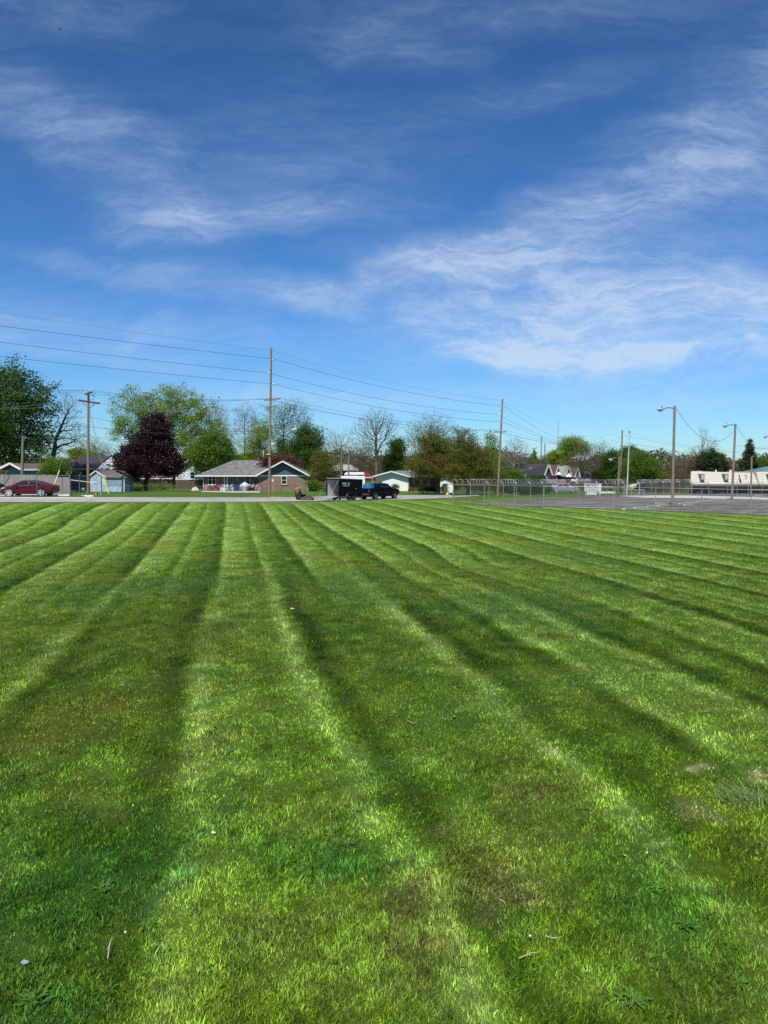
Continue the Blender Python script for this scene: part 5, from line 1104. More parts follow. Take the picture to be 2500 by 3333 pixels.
def patch(sts,xs,i0,i1,u0,u1,off=.012):
    "panel lying on the loft between section points i0..i1 (fraction u0..u1)"
    s=MB(); rows=[]
    for x,(a,b) in zip(xs,zip(u0,u1)):
        p=secpts(at(sts,x)); A=Vector((x,)+p[i0]); B=Vector((x,)+p[i1]); rows.append((A.lerp(B,a),A.lerp(B,b)))
    c=Vector((sum(xs)/len(xs),0,.7)); V=[]
    for a,b in rows: V+=[a,b]
    nrm=(rows[-1][0]-rows[0][0]).cross(rows[0][1]-rows[0][0]).normalized()
    if nrm.dot(rows[0][0]-c)<0: nrm=-nrm
    V2=[v+nrm*off for v in V]; n=len(V); s.v=[tuple(v-nrm*.02) for v in V]+[tuple(v) for v in V2]
    for i in range(len(rows)-1):
        a=2*i; s.f+=[(n+a,n+a+1,n+a+3,n+a+2),(a,a+2,n+a+2,n+a),(a+1,n+a+1,n+a+3,a+3)]
    s.f+=[(0,n,n+1,1),(n-2,n-1,2*n-1,2*n-2)]; return s
def wheel(par,x,y,r,w_,out,rimm,spokes=5,rr=.68):
    s=MB(); s.tube([(x,y-w_/2,r),(x,y-w_/2+.03,r),(x,y+w_/2-.03,r),(x,y+w_/2,r)],[r*.93,r,r,r*.93],24); t_=s.build('wheel',rubber,par,smooth=False)
    yo=y+out*(w_/2+.004); q=MB(); q.tube([(x,yo,r),(x,yo+out*.012,r)],[r*rr,r*rr*.97],20); 
    d=q.build('rim_dish',mat('dark_dish',(.03,.03,.032),.5),t_); q=MB()
    for k in range(spokes):
        a=2*math.pi*k/spokes+.3; q.bar((x+math.cos(a)*r*.08,yo+out*.02,r+math.sin(a)*r*.08),(x+math.cos(a)*r*rr*.95,yo+out*.02,r+math.sin(a)*r*rr*.95),r*.17,.02,up=(0,1,0))
    n=24
    for k in range(n):
        a,b=2*math.pi*k/n,2*math.pi*(k+1)/n; q.bar((x+math.cos(a)*r*rr,yo+out*.012,r+math.sin(a)*r*rr),(x+math.cos(b)*r*rr,yo+out*.012,r+math.sin(b)*r*rr),.03,.04,up=(0,1,0))
    q.build('rim',rimm,t_); return t_
def arch(par,x,y,r,out,m):
    s=MB(); n=12
    P_=[(x+math.cos(math.pi*k/n)*r,y,r*.86+math.sin(math.pi*k/n)*r) for k in range(n+1)]
    s.tube(P_,.035,6); s.build('wheel_arch',m,par)
silver=mat('bright_alloy',(.80,.80,.80),.4,metal=.2,var=.02)
redp=mat('dark_red_paint',(.105,.004,.014),.35,.04,coat=.25,spec=.25)
SD=[(0,.42,.62,.80,.66,.55),(.06,.32,.82,.98,.84,.70),(.4,.24,.93,1.08,.91,.72),(.8,.21,.97,1.17,.925,.69),(1.25,.2,.975,1.33,.93,.63),(1.8,.2,.975,1.445,.93,.60),(2.35,.2,.97,1.48,.93,.60),(2.8,.2,.96,1.46,.93,.60),(3.15,.2,.955,1.33,.93,.64),(3.5,.2,.94,1.14,.925,.70),(3.8,.2,.92,1.00,.92,.76),(4.25,.2,.86,.91,.90,.74),(4.62,.22,.76,.82,.85,.66),(4.8,.28,.62,.70,.74,.56),(4.87,.36,.52,.60,.60,.48)]
b=P(98,1614.5); car=thing('parked_sedan','dark red four door sedan with bright alloy wheels parked by the wooden fence','car',b,math.pi+R(2)); car.location=b+Vector((2.45,0,0))
loft(SD).build('body',redp,car,bevel=.02,smooth=False)
for sg,i0,i1 in ((1,7,6),(-1,2,3)):
    patch(SD,[1.02,1.3,1.8,2.12],i0,i1,[.15,.14,.12,.12],[.62,.80,.86,.86]).build('side_window',glass,car)
    patch(SD,[2.2,2.8,3.1,3.55],i0,i1,[.12,.12,.13,.2],[.86,.86,.80,.5]).build('side_window',glass,car)
    for x0,x1 in ((1.35,2.14),(2.18,3.3)):
        hx=x0+.12; MB().box(hx,sg*.935-.012,.84,hx+.2,sg*.935+.03,.88).build('door_handle',redp,car)
        MB().box(x1-.01,sg*.93-.004,.35,x1+.008,sg*.93+.004,.95).build('door_seam',blackm,car)
    MB().ell((3.18,sg*1.01,1.0),(.13,.09,.085),12,8).build('wing_mirror',redp,car)
    s=patch(SD,[4.25,4.5,4.72],7 if sg>0 else 2,8 if sg>0 else 1,[.02,.02,.0],[.22,.3,.35]); s.build('headlight',mat('headlight_glass',(.75,.76,.78),.12,spec=.8),car)
    s=patch(SD,[.07,.25],7 if sg>0 else 2,8 if sg>0 else 1,[.0,.0],[.2,.2]); s.build('tail_light',mat('tail_red',(.35,.01,.01),.2),car)
    MB().box(1.3,sg*.925-.01,.30,3.5,sg*.925+.012,.36).build('sill_trim',redp,car)
    for x in (.98,3.85): wheel(car,x,sg*.82,.335,.23,sg,silver,8,.80); arch(car,x,sg*.90,.37,sg,blackm)
patch(SD,[2.88,3.2,3.5,3.76],3,6,[.03]*4,[.97]*4).build('windscreen',glass,car)
patch(SD,[.62,.9,1.25,1.55],3,6,[.06]*4,[.94]*4).build('rear_window',glass,car)
MB().box(4.80,-.42,.40,4.885,.42,.58).build('grille',blackm,car)
# second vehicle, only its nose enters at the left edge
b=P(-60,1615); c2=thing('parked_car','black car of which only the tail shows at the left edge','car',b+Vector((-4.3,2.5,0)),0)
S2=[(x,a+.05,b_+.15,c+.25,d,e) for x,a,b_,c,d,e in SD]; loft(S2).build('body',black,c2,bevel=.02)
for sg in (1,-1):
    for x in (.98,3.85): wheel(c2,x,sg*.80,.36,.23,sg,silver,7)
patch(S2,[1.2,1.8,2.8,3.2],2,3,[.15]*4,[.8]*4).build('side_window',glass,c2)
# ---- black pickup, heading away to the right
PK=R(51)
PB=[(0,.62,1.0,1.26,.90,.84),(.06,.55,1.1,1.32,.98,.93),(1.9,.55,1.1,1.32,.99,.93),(3.9,.55,1.1,1.34,.99,.90),(4.6,.55,1.15,1.36,.99,.88),(5.5,.58,1.12,1.30,.98,.84),(5.8,.62,1.05,1.22,.94,.80),(5.88,.68,.95,1.1,.86,.7)]
PC=[(1.95,1.25,1.33,1.36,.92,.90),(2.02,1.25,1.35,1.80,.93,.76),(2.3,1.25,1.35,1.95,.94,.74),(3.4,1.25,1.35,1.98,.94,.74),(3.75,1.25,1.35,1.93,.94,.76),(4.25,1.25,1.35,1.60,.93,.80),(4.62,1.25,1.33,1.37,.92,.86)]
nr=P(1220.6,1627.5)   # where the near rear wheel stands
fw=Vector((math.cos(PK),math.sin(PK),0)); rt=Vector((fw.y,-fw.x,0))
o=nr-fw*1.15-rt*.86; o.z=nr.z-.0
zf=T(o.x+fw.x*5,o.y+fw.y*5); pit=math.atan2(zf-o.z,5)
tk=thing('pickup_truck','black crew cab pickup with raised wheels towing the black trailer','truck',o); tk.rotation_euler=(0,-pit,PK)
loft(PB).build('body',black,tk,bevel=.02); loft(PC).build('cab',black,tk,bevel=.02)
MB().box(.12,-.80,1.28,1.9,.80,1.325).build('bed_hollow_panel',blackm,tk)  # dark panel stands in for the shaded hollow of the open bed
for sg in (1,-1): MB().box(.05,sg*.93-.06,1.30,1.94,sg*.93+.05,1.40).build('bed_rail',black,tk)
MB().box(-.03,-.92,.85,.05,.92,1.40).build('tailgate',black,tk)
MB().box(-.16,-.95,.62,.0,.95,.80).build('rear_bumper',mat('dark_chrome',(.10,.10,.10),.3,metal=.5),tk)
MB().box(-.19,.10,.64,-.162,.42,.79).build('number_plate',white,tk)
for sg,i0,i1 in ((1,7,6),(-1,2,3)):
    patch(PC,[2.1,2.3,3.02],i0,i1,[.12]*3,[.82,.84,.84]).build('side_window',glass,tk); patch(PC,[3.1,3.7,4.3],i0,i1,[.12,.12,.2],[.84,.84,.7]).build('side_window',glass,tk)
    MB().box(-.035,sg*.90-.08,.95,.10,sg*.90+.085,1.27).build('tail_light',mat('tail_red2',(.28,.008,.008),.2),tk)
    MB().box(5.80,sg*.72-.12,.98,5.90,sg*.72+.16,1.10).build('headlight',mat('headlight_glass',(.75,.76,.78),.12),tk)
    MB().ell((4.1,sg*1.12,1.42),(.12,.12,.14),10,8).build('wing_mirror',blackm,tk)
    MB().box(1.9,sg*.98-.03,.50,4.3,sg*.98+.08,.55).build('running_board',blackm,tk)
    for x in (1.15,4.85): wheel(tk,x,sg*.86,.44,.30,sg,mat('grey_alloy',(.30,.30,.31),.3,metal=.6),6,.58); arch(tk,x,sg*.98,.50,sg,mat('fender_black',(.02,.02,.021),.6))
    for x in (2.35,3.35): MB().box(x,sg*.99-.01,1.12,x+.2,sg*.99+.035,1.155).build('door_handle',blackm,tk)
patch(PC,[3.78,4.25,4.58],3,6,[.04]*3,[.96]*3).build('windscreen',glass,tk)
MB().box(1.975,-.62,1.42,2.0,.62,1.78).build('rear_window',glass,tk)
MB().tube([(-.1,0,.5),(-.55,0,.5)],.05,8).build('tow_hitch',dgalv,tk)
MB().box(.3,-.85,.38,5.5,.85,.56).build('chassis',blackm,tk)
# blue tank in the bed
tb=thing('blue_tank','bright blue plastic tank standing in the bed of the black pickup','tank',(0,0,0)); 
M_=Matrix.Translation(tk.location)@Euler(tk.rotation_euler).to_matrix().to_4x4(); tb.matrix_world=M_@Matrix.Translation((.95,.0,1.33))
bluem=mat('blue_plastic',(.02,.19,.52),.4)
MB().tube([(0,0,0),(0,0,.05),(0,0,.45),(0,0,.53)],[.62,.66,.66,.60],16).build('drum',bluem,tb); MB().tube([(0,0,.531),(0,0,.56)],[.66,.66],16).build('lid',mat('teal_lid',(.02,.22,.30),.5),tb)
for a in (0.4,1.9,3.4,5.0): MB().box(math.cos(a)*.66-.04,math.sin(a)*.66-.04,.02,math.cos(a)*.66+.04,math.sin(a)*.66+.04,.46).build('rib',bluem,tb)
# ---- black enclosed trailer, rear ramp down
L_,W_=3.75,1.9
# near rear corner at px 1104, near front corner at px 1181
tf=Vector((math.cos(PK),math.sin(PK),0)); nc=P(1104,1629); o=nc-rt*(W_/2); zf=T(o.x+tf.x*4,o.y+tf.y*4); pit2=math.atan2(zf-T(o.x,o.y),4)
o.z=T(o.x,o.y)
tr=thing('cargo_trailer','black enclosed cargo trailer with white interior and open rear ramp','trailer',o); tr.rotation_euler=(0,-pit2,PK)
H0,H1=.42,2.32
hw=W_/2
inner=mat('white_lining',(.62,.63,.65),.6,.04)
MB().box(0.04,-hw,H0,L_,-hw+.03,H1).build('side_wall',black,tr); MB().box(0.04,hw-.03,H0,L_,hw,H1).build('side_wall',black,tr); MB().box(L_-.03,-hw+.031,H0,L_,hw-.031,H1).build('front_wall',black,tr)
MB().box(0.05,-hw+.031,H0+.06,L_-.05,-hw+.05,H1-.06).build('lining',inner,tr); MB().box(0.05,hw-.05,H0+.06,L_-.05,hw-.031,H1-.06).build('lining',inner,tr); MB().box(L_-.06,-hw+.052,H0+.06,L_-.034,hw-.052,H1-.06).build('lining',inner,tr)
MB().box(0,-hw-.01,H1-.001,L_+.02,hw+.01,H1+.05).build('roof',offwhite,tr); MB().box(0.02,-hw+.031,H0-.12,L_-.031,hw-.031,H0+.05).build('floor',mat('plywood',(.30,.22,.14),.8),tr)
s=MB(); s.box(-.03,-hw-.012,H0-.1,.038,-hw+.09,H1-.003).box(-.03,hw-.09,H0-.1,.038,hw+.012,H1-.003).box(-.03,-hw+.091,H1-.12,.038,hw-.091,H1-.004).box(-.03,-hw+.091,H0-.1,.038,hw-.091,H0+.02); s.build('rear_frame',black,tr)
MB().bar((-.02,0,H0+.02),(-1.75,0,.06),.0+W_-.25,.06).build('ramp',mat('ramp_aluminium',(.52,.53,.56),.45,metal=.5),tr)
MB().bar((-1.75,0,.055),(-2.15,0,.02),W_-.3,.03).build('ramp_flap',mat('ramp_aluminium',(.52,.53,.56),.45),tr)
for sg in (1,-1): MB().tube([(-.0,sg*(hw-.12),H1-.15),(-1.5,sg*(hw-.2),.2)],.012,4).build('ramp_cable',galv,tr); MB().tube([(.05,sg*.8,H0),(.05,sg*.8,.05)],.03,6).build('jack_stand',white,tr)
MB().tube([(1.4,-hw+.3,H0-.2),(1.4,hw-.3,H0-.2)],.05,6).build('axle',dgalv,tr); MB().tube([(2.15,-hw+.3,H0-.2),(2.15,hw-.3,H0-.2)],.05,6).build('axle',dgalv,tr)
for sg in (1,-1):
    for x in (1.42,2.14): wheel(tr,x,sg*(hw+.12),.33,.2,sg,mat('black_rim',(.04,.04,.042),.4),5,.6)
    s=MB(); P_=[(.98,sg*(hw+.13),.42),(1.08,sg*(hw+.13),.70),(1.3,sg*(hw+.13),.78),(2.26,sg*(hw+.13),.78),(2.48,sg*(hw+.13),.70),(2.58,sg*(hw+.13),.42)]
    for a,c in zip(P_,P_[1:]): s.bar(a,c,.26,.03,up=(0,0,1) if abs(a[2]-c[2])<.1 else (1,0,0))
    s.build('fender',mat('fender_grey',(.05,.05,.052),.45),tr)
MB().bar((L_,.5,H0-.06),(L_+1.0,0,H0-.03),.09).build('drawbar',blackm,tr); MB().bar((L_,-.5,H0-.06),(L_+1.0,0,H0-.03),.09).build('drawbar',blackm,tr); MB().tube([(L_+.8,0,.05),(L_+.8,0,.8)],.035,6).build('jockey_stand',dgalv,tr)
MB().box(2.72,-hw-.02,.62,3.4,-hw-.001,2.1).build('side_door',black,tr); MB().box(2.66,-hw-.05,1.28,2.72,-hw-.021,1.34).build('door_latch',white,tr)
for x in (.35,.9,1.45,2.0,2.55,3.55): MB().box(x,-hw-.006,H0+.02,x+.015,-hw-.0005,H1-.05).build('panel_seam',blackm,tr)
# lettering on the trailer: too small to read in the photo, kept as rows of character sized marks
letm=mat('lettering_white',(.42,.47,.50),.5,.02)
rg=random.Random(2); 
def marks(x0,x1,z0,z1,gaps):
    s=MB(); x=x0; w_=(z1-z0)*.62
    while x<x1-w_*.6:
        if not any(a<=x+w_/2<=b_ for a,b_ in gaps):
            k=rg.randint(0,3); y=-hw-.012; yb=-hw-.002; t_=w_*.30
            s.box(x,y,z0,x+t_,yb,z1)
            if k!=1: s.box(x+w_-t_,y,z0,x+w_,yb,z1)
            s.box(x+t_+.0005,y,z1-t_*.8,x+w_-t_-.0005,yb,z1-.001) if k!=1 else s.box(x+t_+.0005,y,z1-t_*.8,x+w_,yb,z1-.001)
            if k in(1,2): s.box(x+t_+.0005,y,(z0+z1)/2-t_*.35,x+w_-t_-.0005,yb,(z0+z1)/2+t_*.35)
            if k in(0,3,1): s.box(x+t_+.0005,y,z0+.001,x+w_-t_-.0005,yb,z0+t_*.8)
        x+=w_*1.18
    return s
marks(.42,1.62,1.72,1.93,[(1.24,1.33)]).build('lettering',letm,tr); marks(.55,1.55,1.53,1.655,[(.80,.85),(.99,1.04),(1.22,1.27)]).build('lettering',letm,tr)
# ---- zero turn mower
MW=mat('mower_brown',(.075,.055,.04),.8,c2=(.13,.10,.07)); orange=mat('orange_paint',(.75,.16,.015),.4)
b=P(985,1627.5); mo=thing('riding_mower','zero turn riding mower with orange roll bar standing behind the trailer ramp','mower',b,R(8))
MB().box(-.55,-.42,.35,.35,.42,.55).box(-.5,-.46,.30,.62,.46,.36).build('frame',blackm,mo)
MB().box(-.82,-.36,.36,-.36,.36,.86).build('engine',mat('engine_dark',(.03,.032,.035),.5),mo,bevel=.05); MB().box(-.85,-.22,.50,-.822,.16,.68).build('engine_guard',orange,mo); 0
MB().prism([(-.25,.56),(.22,.56),(.22,.66),(-.12,.70),(-.22,1.12),(-.34,1.14),(-.32,.60)],-.27,.27).build('seat',blackm,mo,bevel=.03)
for sg in (1,-1):
    wheel(mo,-.42,sg*.55,.30,.28,sg,mat('mower_rim',(.05,.045,.04),.6),5,.55); wheel(mo,1.02,sg*.42,.15,.12,sg,MW,4,.6)
    MB().tube([(.28,sg*.34,.5),(.24,sg*.36,.95),(.30,sg*.14,.98)],.018,6).build('steering_lever',blackm,mo); MB().bar((-.35,sg*.50,.62),(.1,sg*.50,.60),.18,.05).build('mudguard',MW,mo)
    MB().bar((.5,sg*.25,.40),(1.0,sg*.42,.42),.06).build('front_fork',MW,mo)
MB().prism([(-.05,.12),(1.02,.12),(1.10,.20),(1.0,.36),(.1,.36),(-.05,.28)],-.72,.72).build('mower_deck',MW,mo,bevel=.03); MB().box(.1,-.5,.361,.45,.5,.40).build('footplate',MW,mo); MB().prism([(.3,.14),(.85,.14),(.8,.34),(.35,.34)],-1.0,-.73).build('discharge_chute',MW,mo)
MB().tube([(-.55,-.45,.6),(-.58,-.45,1.15)],.03,8).tube([(-.55,.45,.6),(-.58,.45,1.15)],.03,8).build('roll_bar_post',orange,mo)
MB().tube([(-.1,-.46,1.42),(-.66,-.46,1.22),(-.78,-.40,1.20),(-.78,.40,1.20),(-.66,.46,1.22),(-.0,.46,1.40)],.026,8).build('roll_bar',mat('orange_paint2',(.80,.28,.02),.4),mo)
MB().ell((.15,0,.68),(.10,.12,.05),8,6).build('console',offwhite,mo)
# distant vehicles
def smallcar(name,label,px,d,rz,m,sc_=1.,tall=0.,win=True):
    b=G(px,d); c=thing(name,label,'car' if name!='parked_van' else 'van',b,rz); st=[(x,a,b_+tall*.25,c_+tall,dd,e+(tall>0)*.12) for x,a,b_,c_,dd,e in SD]
    loft(st).build('body',m,c,bevel=.02)
    for i0,i1 in ((7,6),(2,3)):
        patch(st,[1.1,1.8,2.1],i0,i1,[.15]*3,[.85]*3).build('side_window',glass,c); patch(st,[2.2,2.8,3.2],i0,i1,[.15]*3,[.85,.85,.7]).build('side_window',glass,c)
    patch(st,[2.95,3.3,3.7],3,6,[.05]*3,[.95]*3).build('windscreen',glass,c); patch(st,[.6,1.,1.4],3,6,[.06]*3,[.94]*3).build('rear_window',glass,c)
    for sg in (1,-1):
        for x in (.98,3.85): wheel(c,x,sg*.8,.34,.22,sg,silver,5)
    return c
smallcar('parked_van','white van parked beyond the lot gate behind the flagpole',2050,152,R(4),white,tall=.15)
c=smallcar('parked_suv','silver grey station wagon parked behind the fence near the gabled houses',1790,125,R(-4),mat('silver_paint',(.42,.43,.45),.3,metal=.4),tall=.22)
smallcar('parked_car','bright red car far off right of the brick house corner',1006,137,R(12),mat('bright_red_paint',(.42,.012,.02),.3,coat=.5),tall=.1)
# ================= SMALL THINGS
def put(name,label,cat,px,d,rz=0,group=None,dz=0.): return thing(name,label,cat,G(px,d,dz),rz,group)
redpl=mat('red_plastic',(.38,.02,.025),.5); tan=mat('tan_canvas',(.62,.56,.44),.8); cushion=mat('white_cushion',(.75,.73,.68),.8)
# patio of the brick house (depth about 108.5 : just before the porch wall)
D=108.6
t_=put('patio_table','red round patio table with crossed legs under the double window','table',702,D-.4)
MB().tube([(0,0,.70),(0,0,.74)],[.55,.55],16).build('tabletop',redpl,t_); [MB().bar((x*.4,y*.4,0),(x*.15,y*.15,.7),.04).build('leg',redpl,t_) for x,y in ((1,1),(1,-1),(-1,1),(-1,-1))]
p_=tag(MB().ell((0,0,.10),(.22,.2,.10)).build('serving_bowl',cushion),'pale bowl on the red patio table','bowl'); p_.location=G(702,D-.4,.74)
def pchair(label,px,d,rz,m,frame,group='patio chairs'):
    c=put('patio_chair',label,'chair',px,d,rz,group)
    MB().box(-.24,-.24,.40,.24,.24,.46).build('seat',m,c); MB().prism([(.20,.46),(.26,.46),(.36,.95),(.30,.96)],-.24,.24).build('backrest',m,c)
    for x,y in ((-.22,-.22),(-.22,.22),(.22,-.22),(.22,.22)): MB().tube([(x,y,0),(x,y,.41)],.018,6).build('leg',frame,c)
    return c
pchair('red patio chair left of the red round table',690,D-.6,R(180),redpl,redpl); pchair('red patio chair right of the red round table',712,D-.5,0,redpl,redpl); pchair('red patio chair nearest the viewer at the red table',703,D-1.5,R(-90),redpl,redpl)
b_=put('garden_bench','long pale topped bench table left of the red patio table','bench',676,D-.2)
MB().box(-.7,-.2,.62,.75,.25,.68).build('seat',cushion,b_); [MB().box(x,-.15,0,x+.06,.2,.619).build('leg',rust,b_) for x in (-.6,0,.6)]
b_=put('side_table','cream topped side table right of the red patio table','table',718,D-.1); MB().box(-.35,-.25,.66,.35,.25,.71).build('tabletop',cushion,b_); [MB().box(x,y,0,x+.04,y+.04,.659).build('leg',rust,b_) for x in (-.3,.26) for y in (-.2,.16)]
def lounger(label,px,d):
    c=put('lounge_chair',label,'lounge chair',px,d,R(0),'reclining lounge chairs')
    MB().box(-.75,-.28,.30,.15,.28,.36).build('seat',mat('dark_sling',(.03,.03,.03),.7),c)
    MB().prism([(.10,.34),(.20,.32),(.55,1.02),(.46,1.06)],-.27,.27).build('backrest',cushion,c)
    for x,y in ((-.65,-.26),(-.65,.26),(.30,-.26),(.30,.26)): MB().tube([(x,y,0),(x*.8,y,.32)],.02,6).build('leg',blackm,c)
    MB().box(-.45,-.30,.55,.35,-.26,.58).build('armrest',blackm,c); MB().box(-.45,.26,.55,.35,.30,.58).build('armrest',blackm,c)
lounger('lounge chair with pale headrest just right of the patio door',746,D-.3); lounger('left one of two lounge chairs beside the covered grill',815,D-.3); lounger('right one of two lounge chairs beside the covered grill',829,D-.3)
b_=put('trash_bin','bright blue wheeled trash bin on the patio','bin',770,D-1.0); bl_=mat('bin_blue',(.015,.05,.30),.5)
MB().add([(-.28,-.28,.05),(.28,-.28,.05),(.28,.28,.05),(-.28,.28,.05),(-.38,-.36,1.02),(.38,-.36,1.02),(.38,.36,1.02),(-.38,.36,1.02)],[(0,3,2,1),(4,5,6,7),(0,1,5,4),(1,2,6,5),(2,3,7,6),(3,0,4,7)]).build('body',bl_,b_); MB().box(-.40,-.38,1.021,.40,.40,1.08).build('lid',bl_,b_); [MB().tube([(x,.3,.1),(x+.05,.3,.1)],.1,10).build('wheel',rubber,b_) for x in (-.3,.25)]
g_=put('covered_grill','grill under a silvery white cover in the middle of the patio','grill',797,D-1.2); cv=mat('silver_cover',(.60,.62,.64),.45,metal=.2,bump=.6,vscale=5)
s=MB(); n=14; rows=[(.0,.42,.30),(.25,.46,.34),(.75,.62,.40),(.95,.66,.36),(1.25,.30,.25),(1.38,.08,.06)]; rg=random.Random(8)
for z,rx,ry in rows:
    for k in range(n):
        a=2*math.pi*k/n; q=1+rg.uniform(-.10,.10); s.v.append((math.cos(a)*rx*q,math.sin(a)*ry*q,z))
for i in range(len(rows)-1):
    for k in range(n): s.f.append((i*n+k,i*n+(k+1)%n,(i+1)*n+(k+1)%n,(i+1)*n+k))
s.f.append(tuple(range((len(rows)-1)*n,len(rows)*n))); s.build('cover',cv,g_); MB().box(-.72,-.3,.62,-.45,.3,.9).build('side_shelf_cover',cv,g_); MB().box(.3,-.25,.02,.42,.25,.4).build('leg_panel',blackm,g_)
b_=put('folded_parasol','rounded cream covered bundle at the left end of the patio','cover',636,D-1.2); MB().ell((0,0,.0),(.62,.4,.62),14,8).build('cover',tan,b_); MB().box(.05,-.42,0,.1,-.36,.3).build('strap',offwhite,b_)
b_=put('storage_box','white cube shaped box below the patio door','box',727,D-1.3); MB().box(-.38,-.3,0,.38,.3,.55).build('box',white,b_,bevel=.03); MB().box(-.40,-.32,.551,.40,.32,.60).build('lid',white,b_)
b_=put('stone_disc','round grey stepping stone leaning left of the blue bin','stone',756,D-.9); MB().tube([(0,0,.32),(.05,.06,.33)],[.30,.30],16).build('stone',concrete,b_)
b_=put('dark_stove','black smoker stove with two legs left of the right lounge chairs','smoker',819,D-1.6); MB().tube([(-.45,0,.38),(.45,0,.38)],.2,12).build('drum',blackm,b_); [MB().box(x,-.12,0,x+.05,.12,.2).build('leg',blackm,b_) for x in (-.35,.3)]
b_=tag(MB().ell((0,0,.14),(.14,.14,.14)).build('play_ball',redpl),'small red ball between the grill and the lounge chairs','ball'); b_.location=G(807,D-1.7)
b_=put('propane_pole','thin white birdhouse pole before the brick gable','birdhouse',889,105); MB().tube([(0,0,0),(0,0,1.5)],.03,8).build('pole',offwhite,b_); MB().box(-.12,-.12,1.501,.12,.12,1.78).build('house',white,b_); MB().prism([(-.16,1.781),(.16,1.781),(0,1.9)],-.15,.15).build('roof',offwhite,b_)
# yard things by the T pole
b_=put('traffic_cone','small orange cone at the gate of the left fence','cone',312,68.2); MB().tube([(0,0,.04),(0,0,.42)],[.11,.03],12).build('cone',mat('orange_paint',(.75,.16,.015),.4),b_); MB().box(-.14,-.14,0,.14,.14,.039).build('base',mat('orange_paint',(.75,.16,.015),.4),b_)
b_=put('meter_post','short white capped pipe at the fence corner','pipe',329,67.5); MB().tube([(0,0,0),(0,0,.55)],.06,8).build('pipe',offwhite,b_); MB().ell((0,0,.58),(.09,.09,.08)).build('cap',white,b_)
rg=random.Random(12)
for i,(px,py,lab) in enumerate(((268,1615,'leftmost pale stone of the row in the verge'),(280,1616,'second pale stone of the row in the verge'),(289,1617,'middle flat pale stone in the verge'),(295,1615.5,'largest pale stone right of the middle in the verge'),(300,1616.5,'rightmost pale stone of the row in the verge'))):
    o=tag(MB().ell((0,0,.03),(.14+.05*(i%3),.1,.09),8,5).build('stone',white),lab,'stone','pale stones in the verge'); o.location=P(px,py)
b_=put('cable_reel','grey wheel like junk pile behind the left fence','junk',266,76); MB().tube([(0,0,.25),(.3,.1,.25)],.25,12).build('reel',dgalv,b_); MB().box(-.6,-.1,0,-.1,.3,.18).build('crate',dgalv,b_)
# road side
h=put('fire_hydrant','yellow fire hydrant on the verge left of the lot fence','hydrant',1456.5,P(1456.5,1616.5).y); yl=mat('hydrant_yellow',(.80,.66,.12),.5)
MB().tube([(0,0,0),(0,0,.05),(0,0,.051),(0,0,.38),(0,0,.42),(0,0,.5)],[.15,.15,.10,.10,.13,.11],12).build('barrel',yl,h); MB().ell((0,0,.5),(.11,.11,.10),10,6).build('bonnet',yl,h)
for sg in (1,-1): MB().tube([(sg*.1,0,.34),(sg*.2,0,.34)],[.055,.065],8).build('nozzle',yl,h)
MB().tube([(0,-.1,.30),(0,-.2,.30)],[.07,.08],8).build('nozzle',yl,h)
h=put('stop_sign','octagonal road sign seen from its grey back above the pickup','road sign',1237,102); z=W(1237,1566,102).z-h.location.z
MB().tube([(0,.03,0),(0,.03,z+.3)],.03,6).build('post',galv,h); s=MB().prism([(math.cos(R(22.5+45*k))*.40,z+math.sin(R(22.5+45*k))*.52) for k in range(8)],-.02,0); s.build('sign_back',mat('sign_back_grey',(.10,.105,.11),.7),h)
# the blue lettered sign
ds=P(1930,1615).y*0+104.; h=put('company_sign','white board with blue company lettering on two legs behind the fence','sign',1930,ds); zz=lambda py: W(1930,py,ds).z-h.location.z; xx=lambda px:(px-1930)*ds/F
MB().box(xx(1903),0,zz(1599),xx(1957),.12,zz(1573)).build('board',white,h)
for p in (1907,1953): MB().box(xx(p)-.06,.02,0,xx(p)+.06,.10,zz(1599)-.002).build('leg',offwhite,h)
def text(body,x,z,hh,ww,m,par,y=-.006,name='lettering'):
    cu=bpy.data.curves.new('t','FONT'); cu.body=body; cu.align_x='CENTER'; cu.extrude=.004; cu.offset=.012
    o=bpy.data.objects.new('t',cu); col.objects.link(o); bpy.context.view_layer.update()
    me=bpy.data.meshes.new_from_object(o.evaluated_get(bpy.context.evaluated_depsgraph_get())); bpy.data.objects.remove(o)
    n=len(me.vertices); a=np.empty(n*3); me.vertices.foreach_get('co',a); a=a.reshape(-1,3); mn,mx=a.min(0),a.max(0); me.name=name
    a=(a-(mn+mx)/2)/(mx-mn); b=np.stack([a[:,0]*ww+x,a[:,2]*-.006+y,a[:,1]*hh+z],1); me.vertices.foreach_set('co',b.ravel()); me.materials.clear(); me.materials.append(m); me.update()
    q=bpy.data.objects.new(name,me); col.objects.link(q); q.parent=par; return q
bl1=mat('sign_blue',(.008,.045,.19),.5); bl2=mat('sign_steel_blue',(.03,.12,.28),.5); bk=mat('sign_black',(.02,.02,.025),.5)
text('MOSEY',xx(1929),zz(1579.2),(1583-1575)*ds/F,(1950-1908)*ds/F,bl1,h); text('MANUFACTURING',xx(1930),zz(1586.5),.16,(1952-1907)*ds/F,bl2,h)
text('PLANT 4',xx(1929),zz(1593),.14,(1939-1918)*ds/F,bk,h)
MB().box(xx(1911),-.01,zz(1597.3),xx(1941),-.001,zz(1596.9)).build('rule_line',bk,h)
h=put('low_sign_board','low white board standing in the grass under the lettered sign','sign',1927,102.5); zz=lambda py: W(1927,py,102.5).z-h.location.z; xx=lambda px:(px-1927)*102.5/F
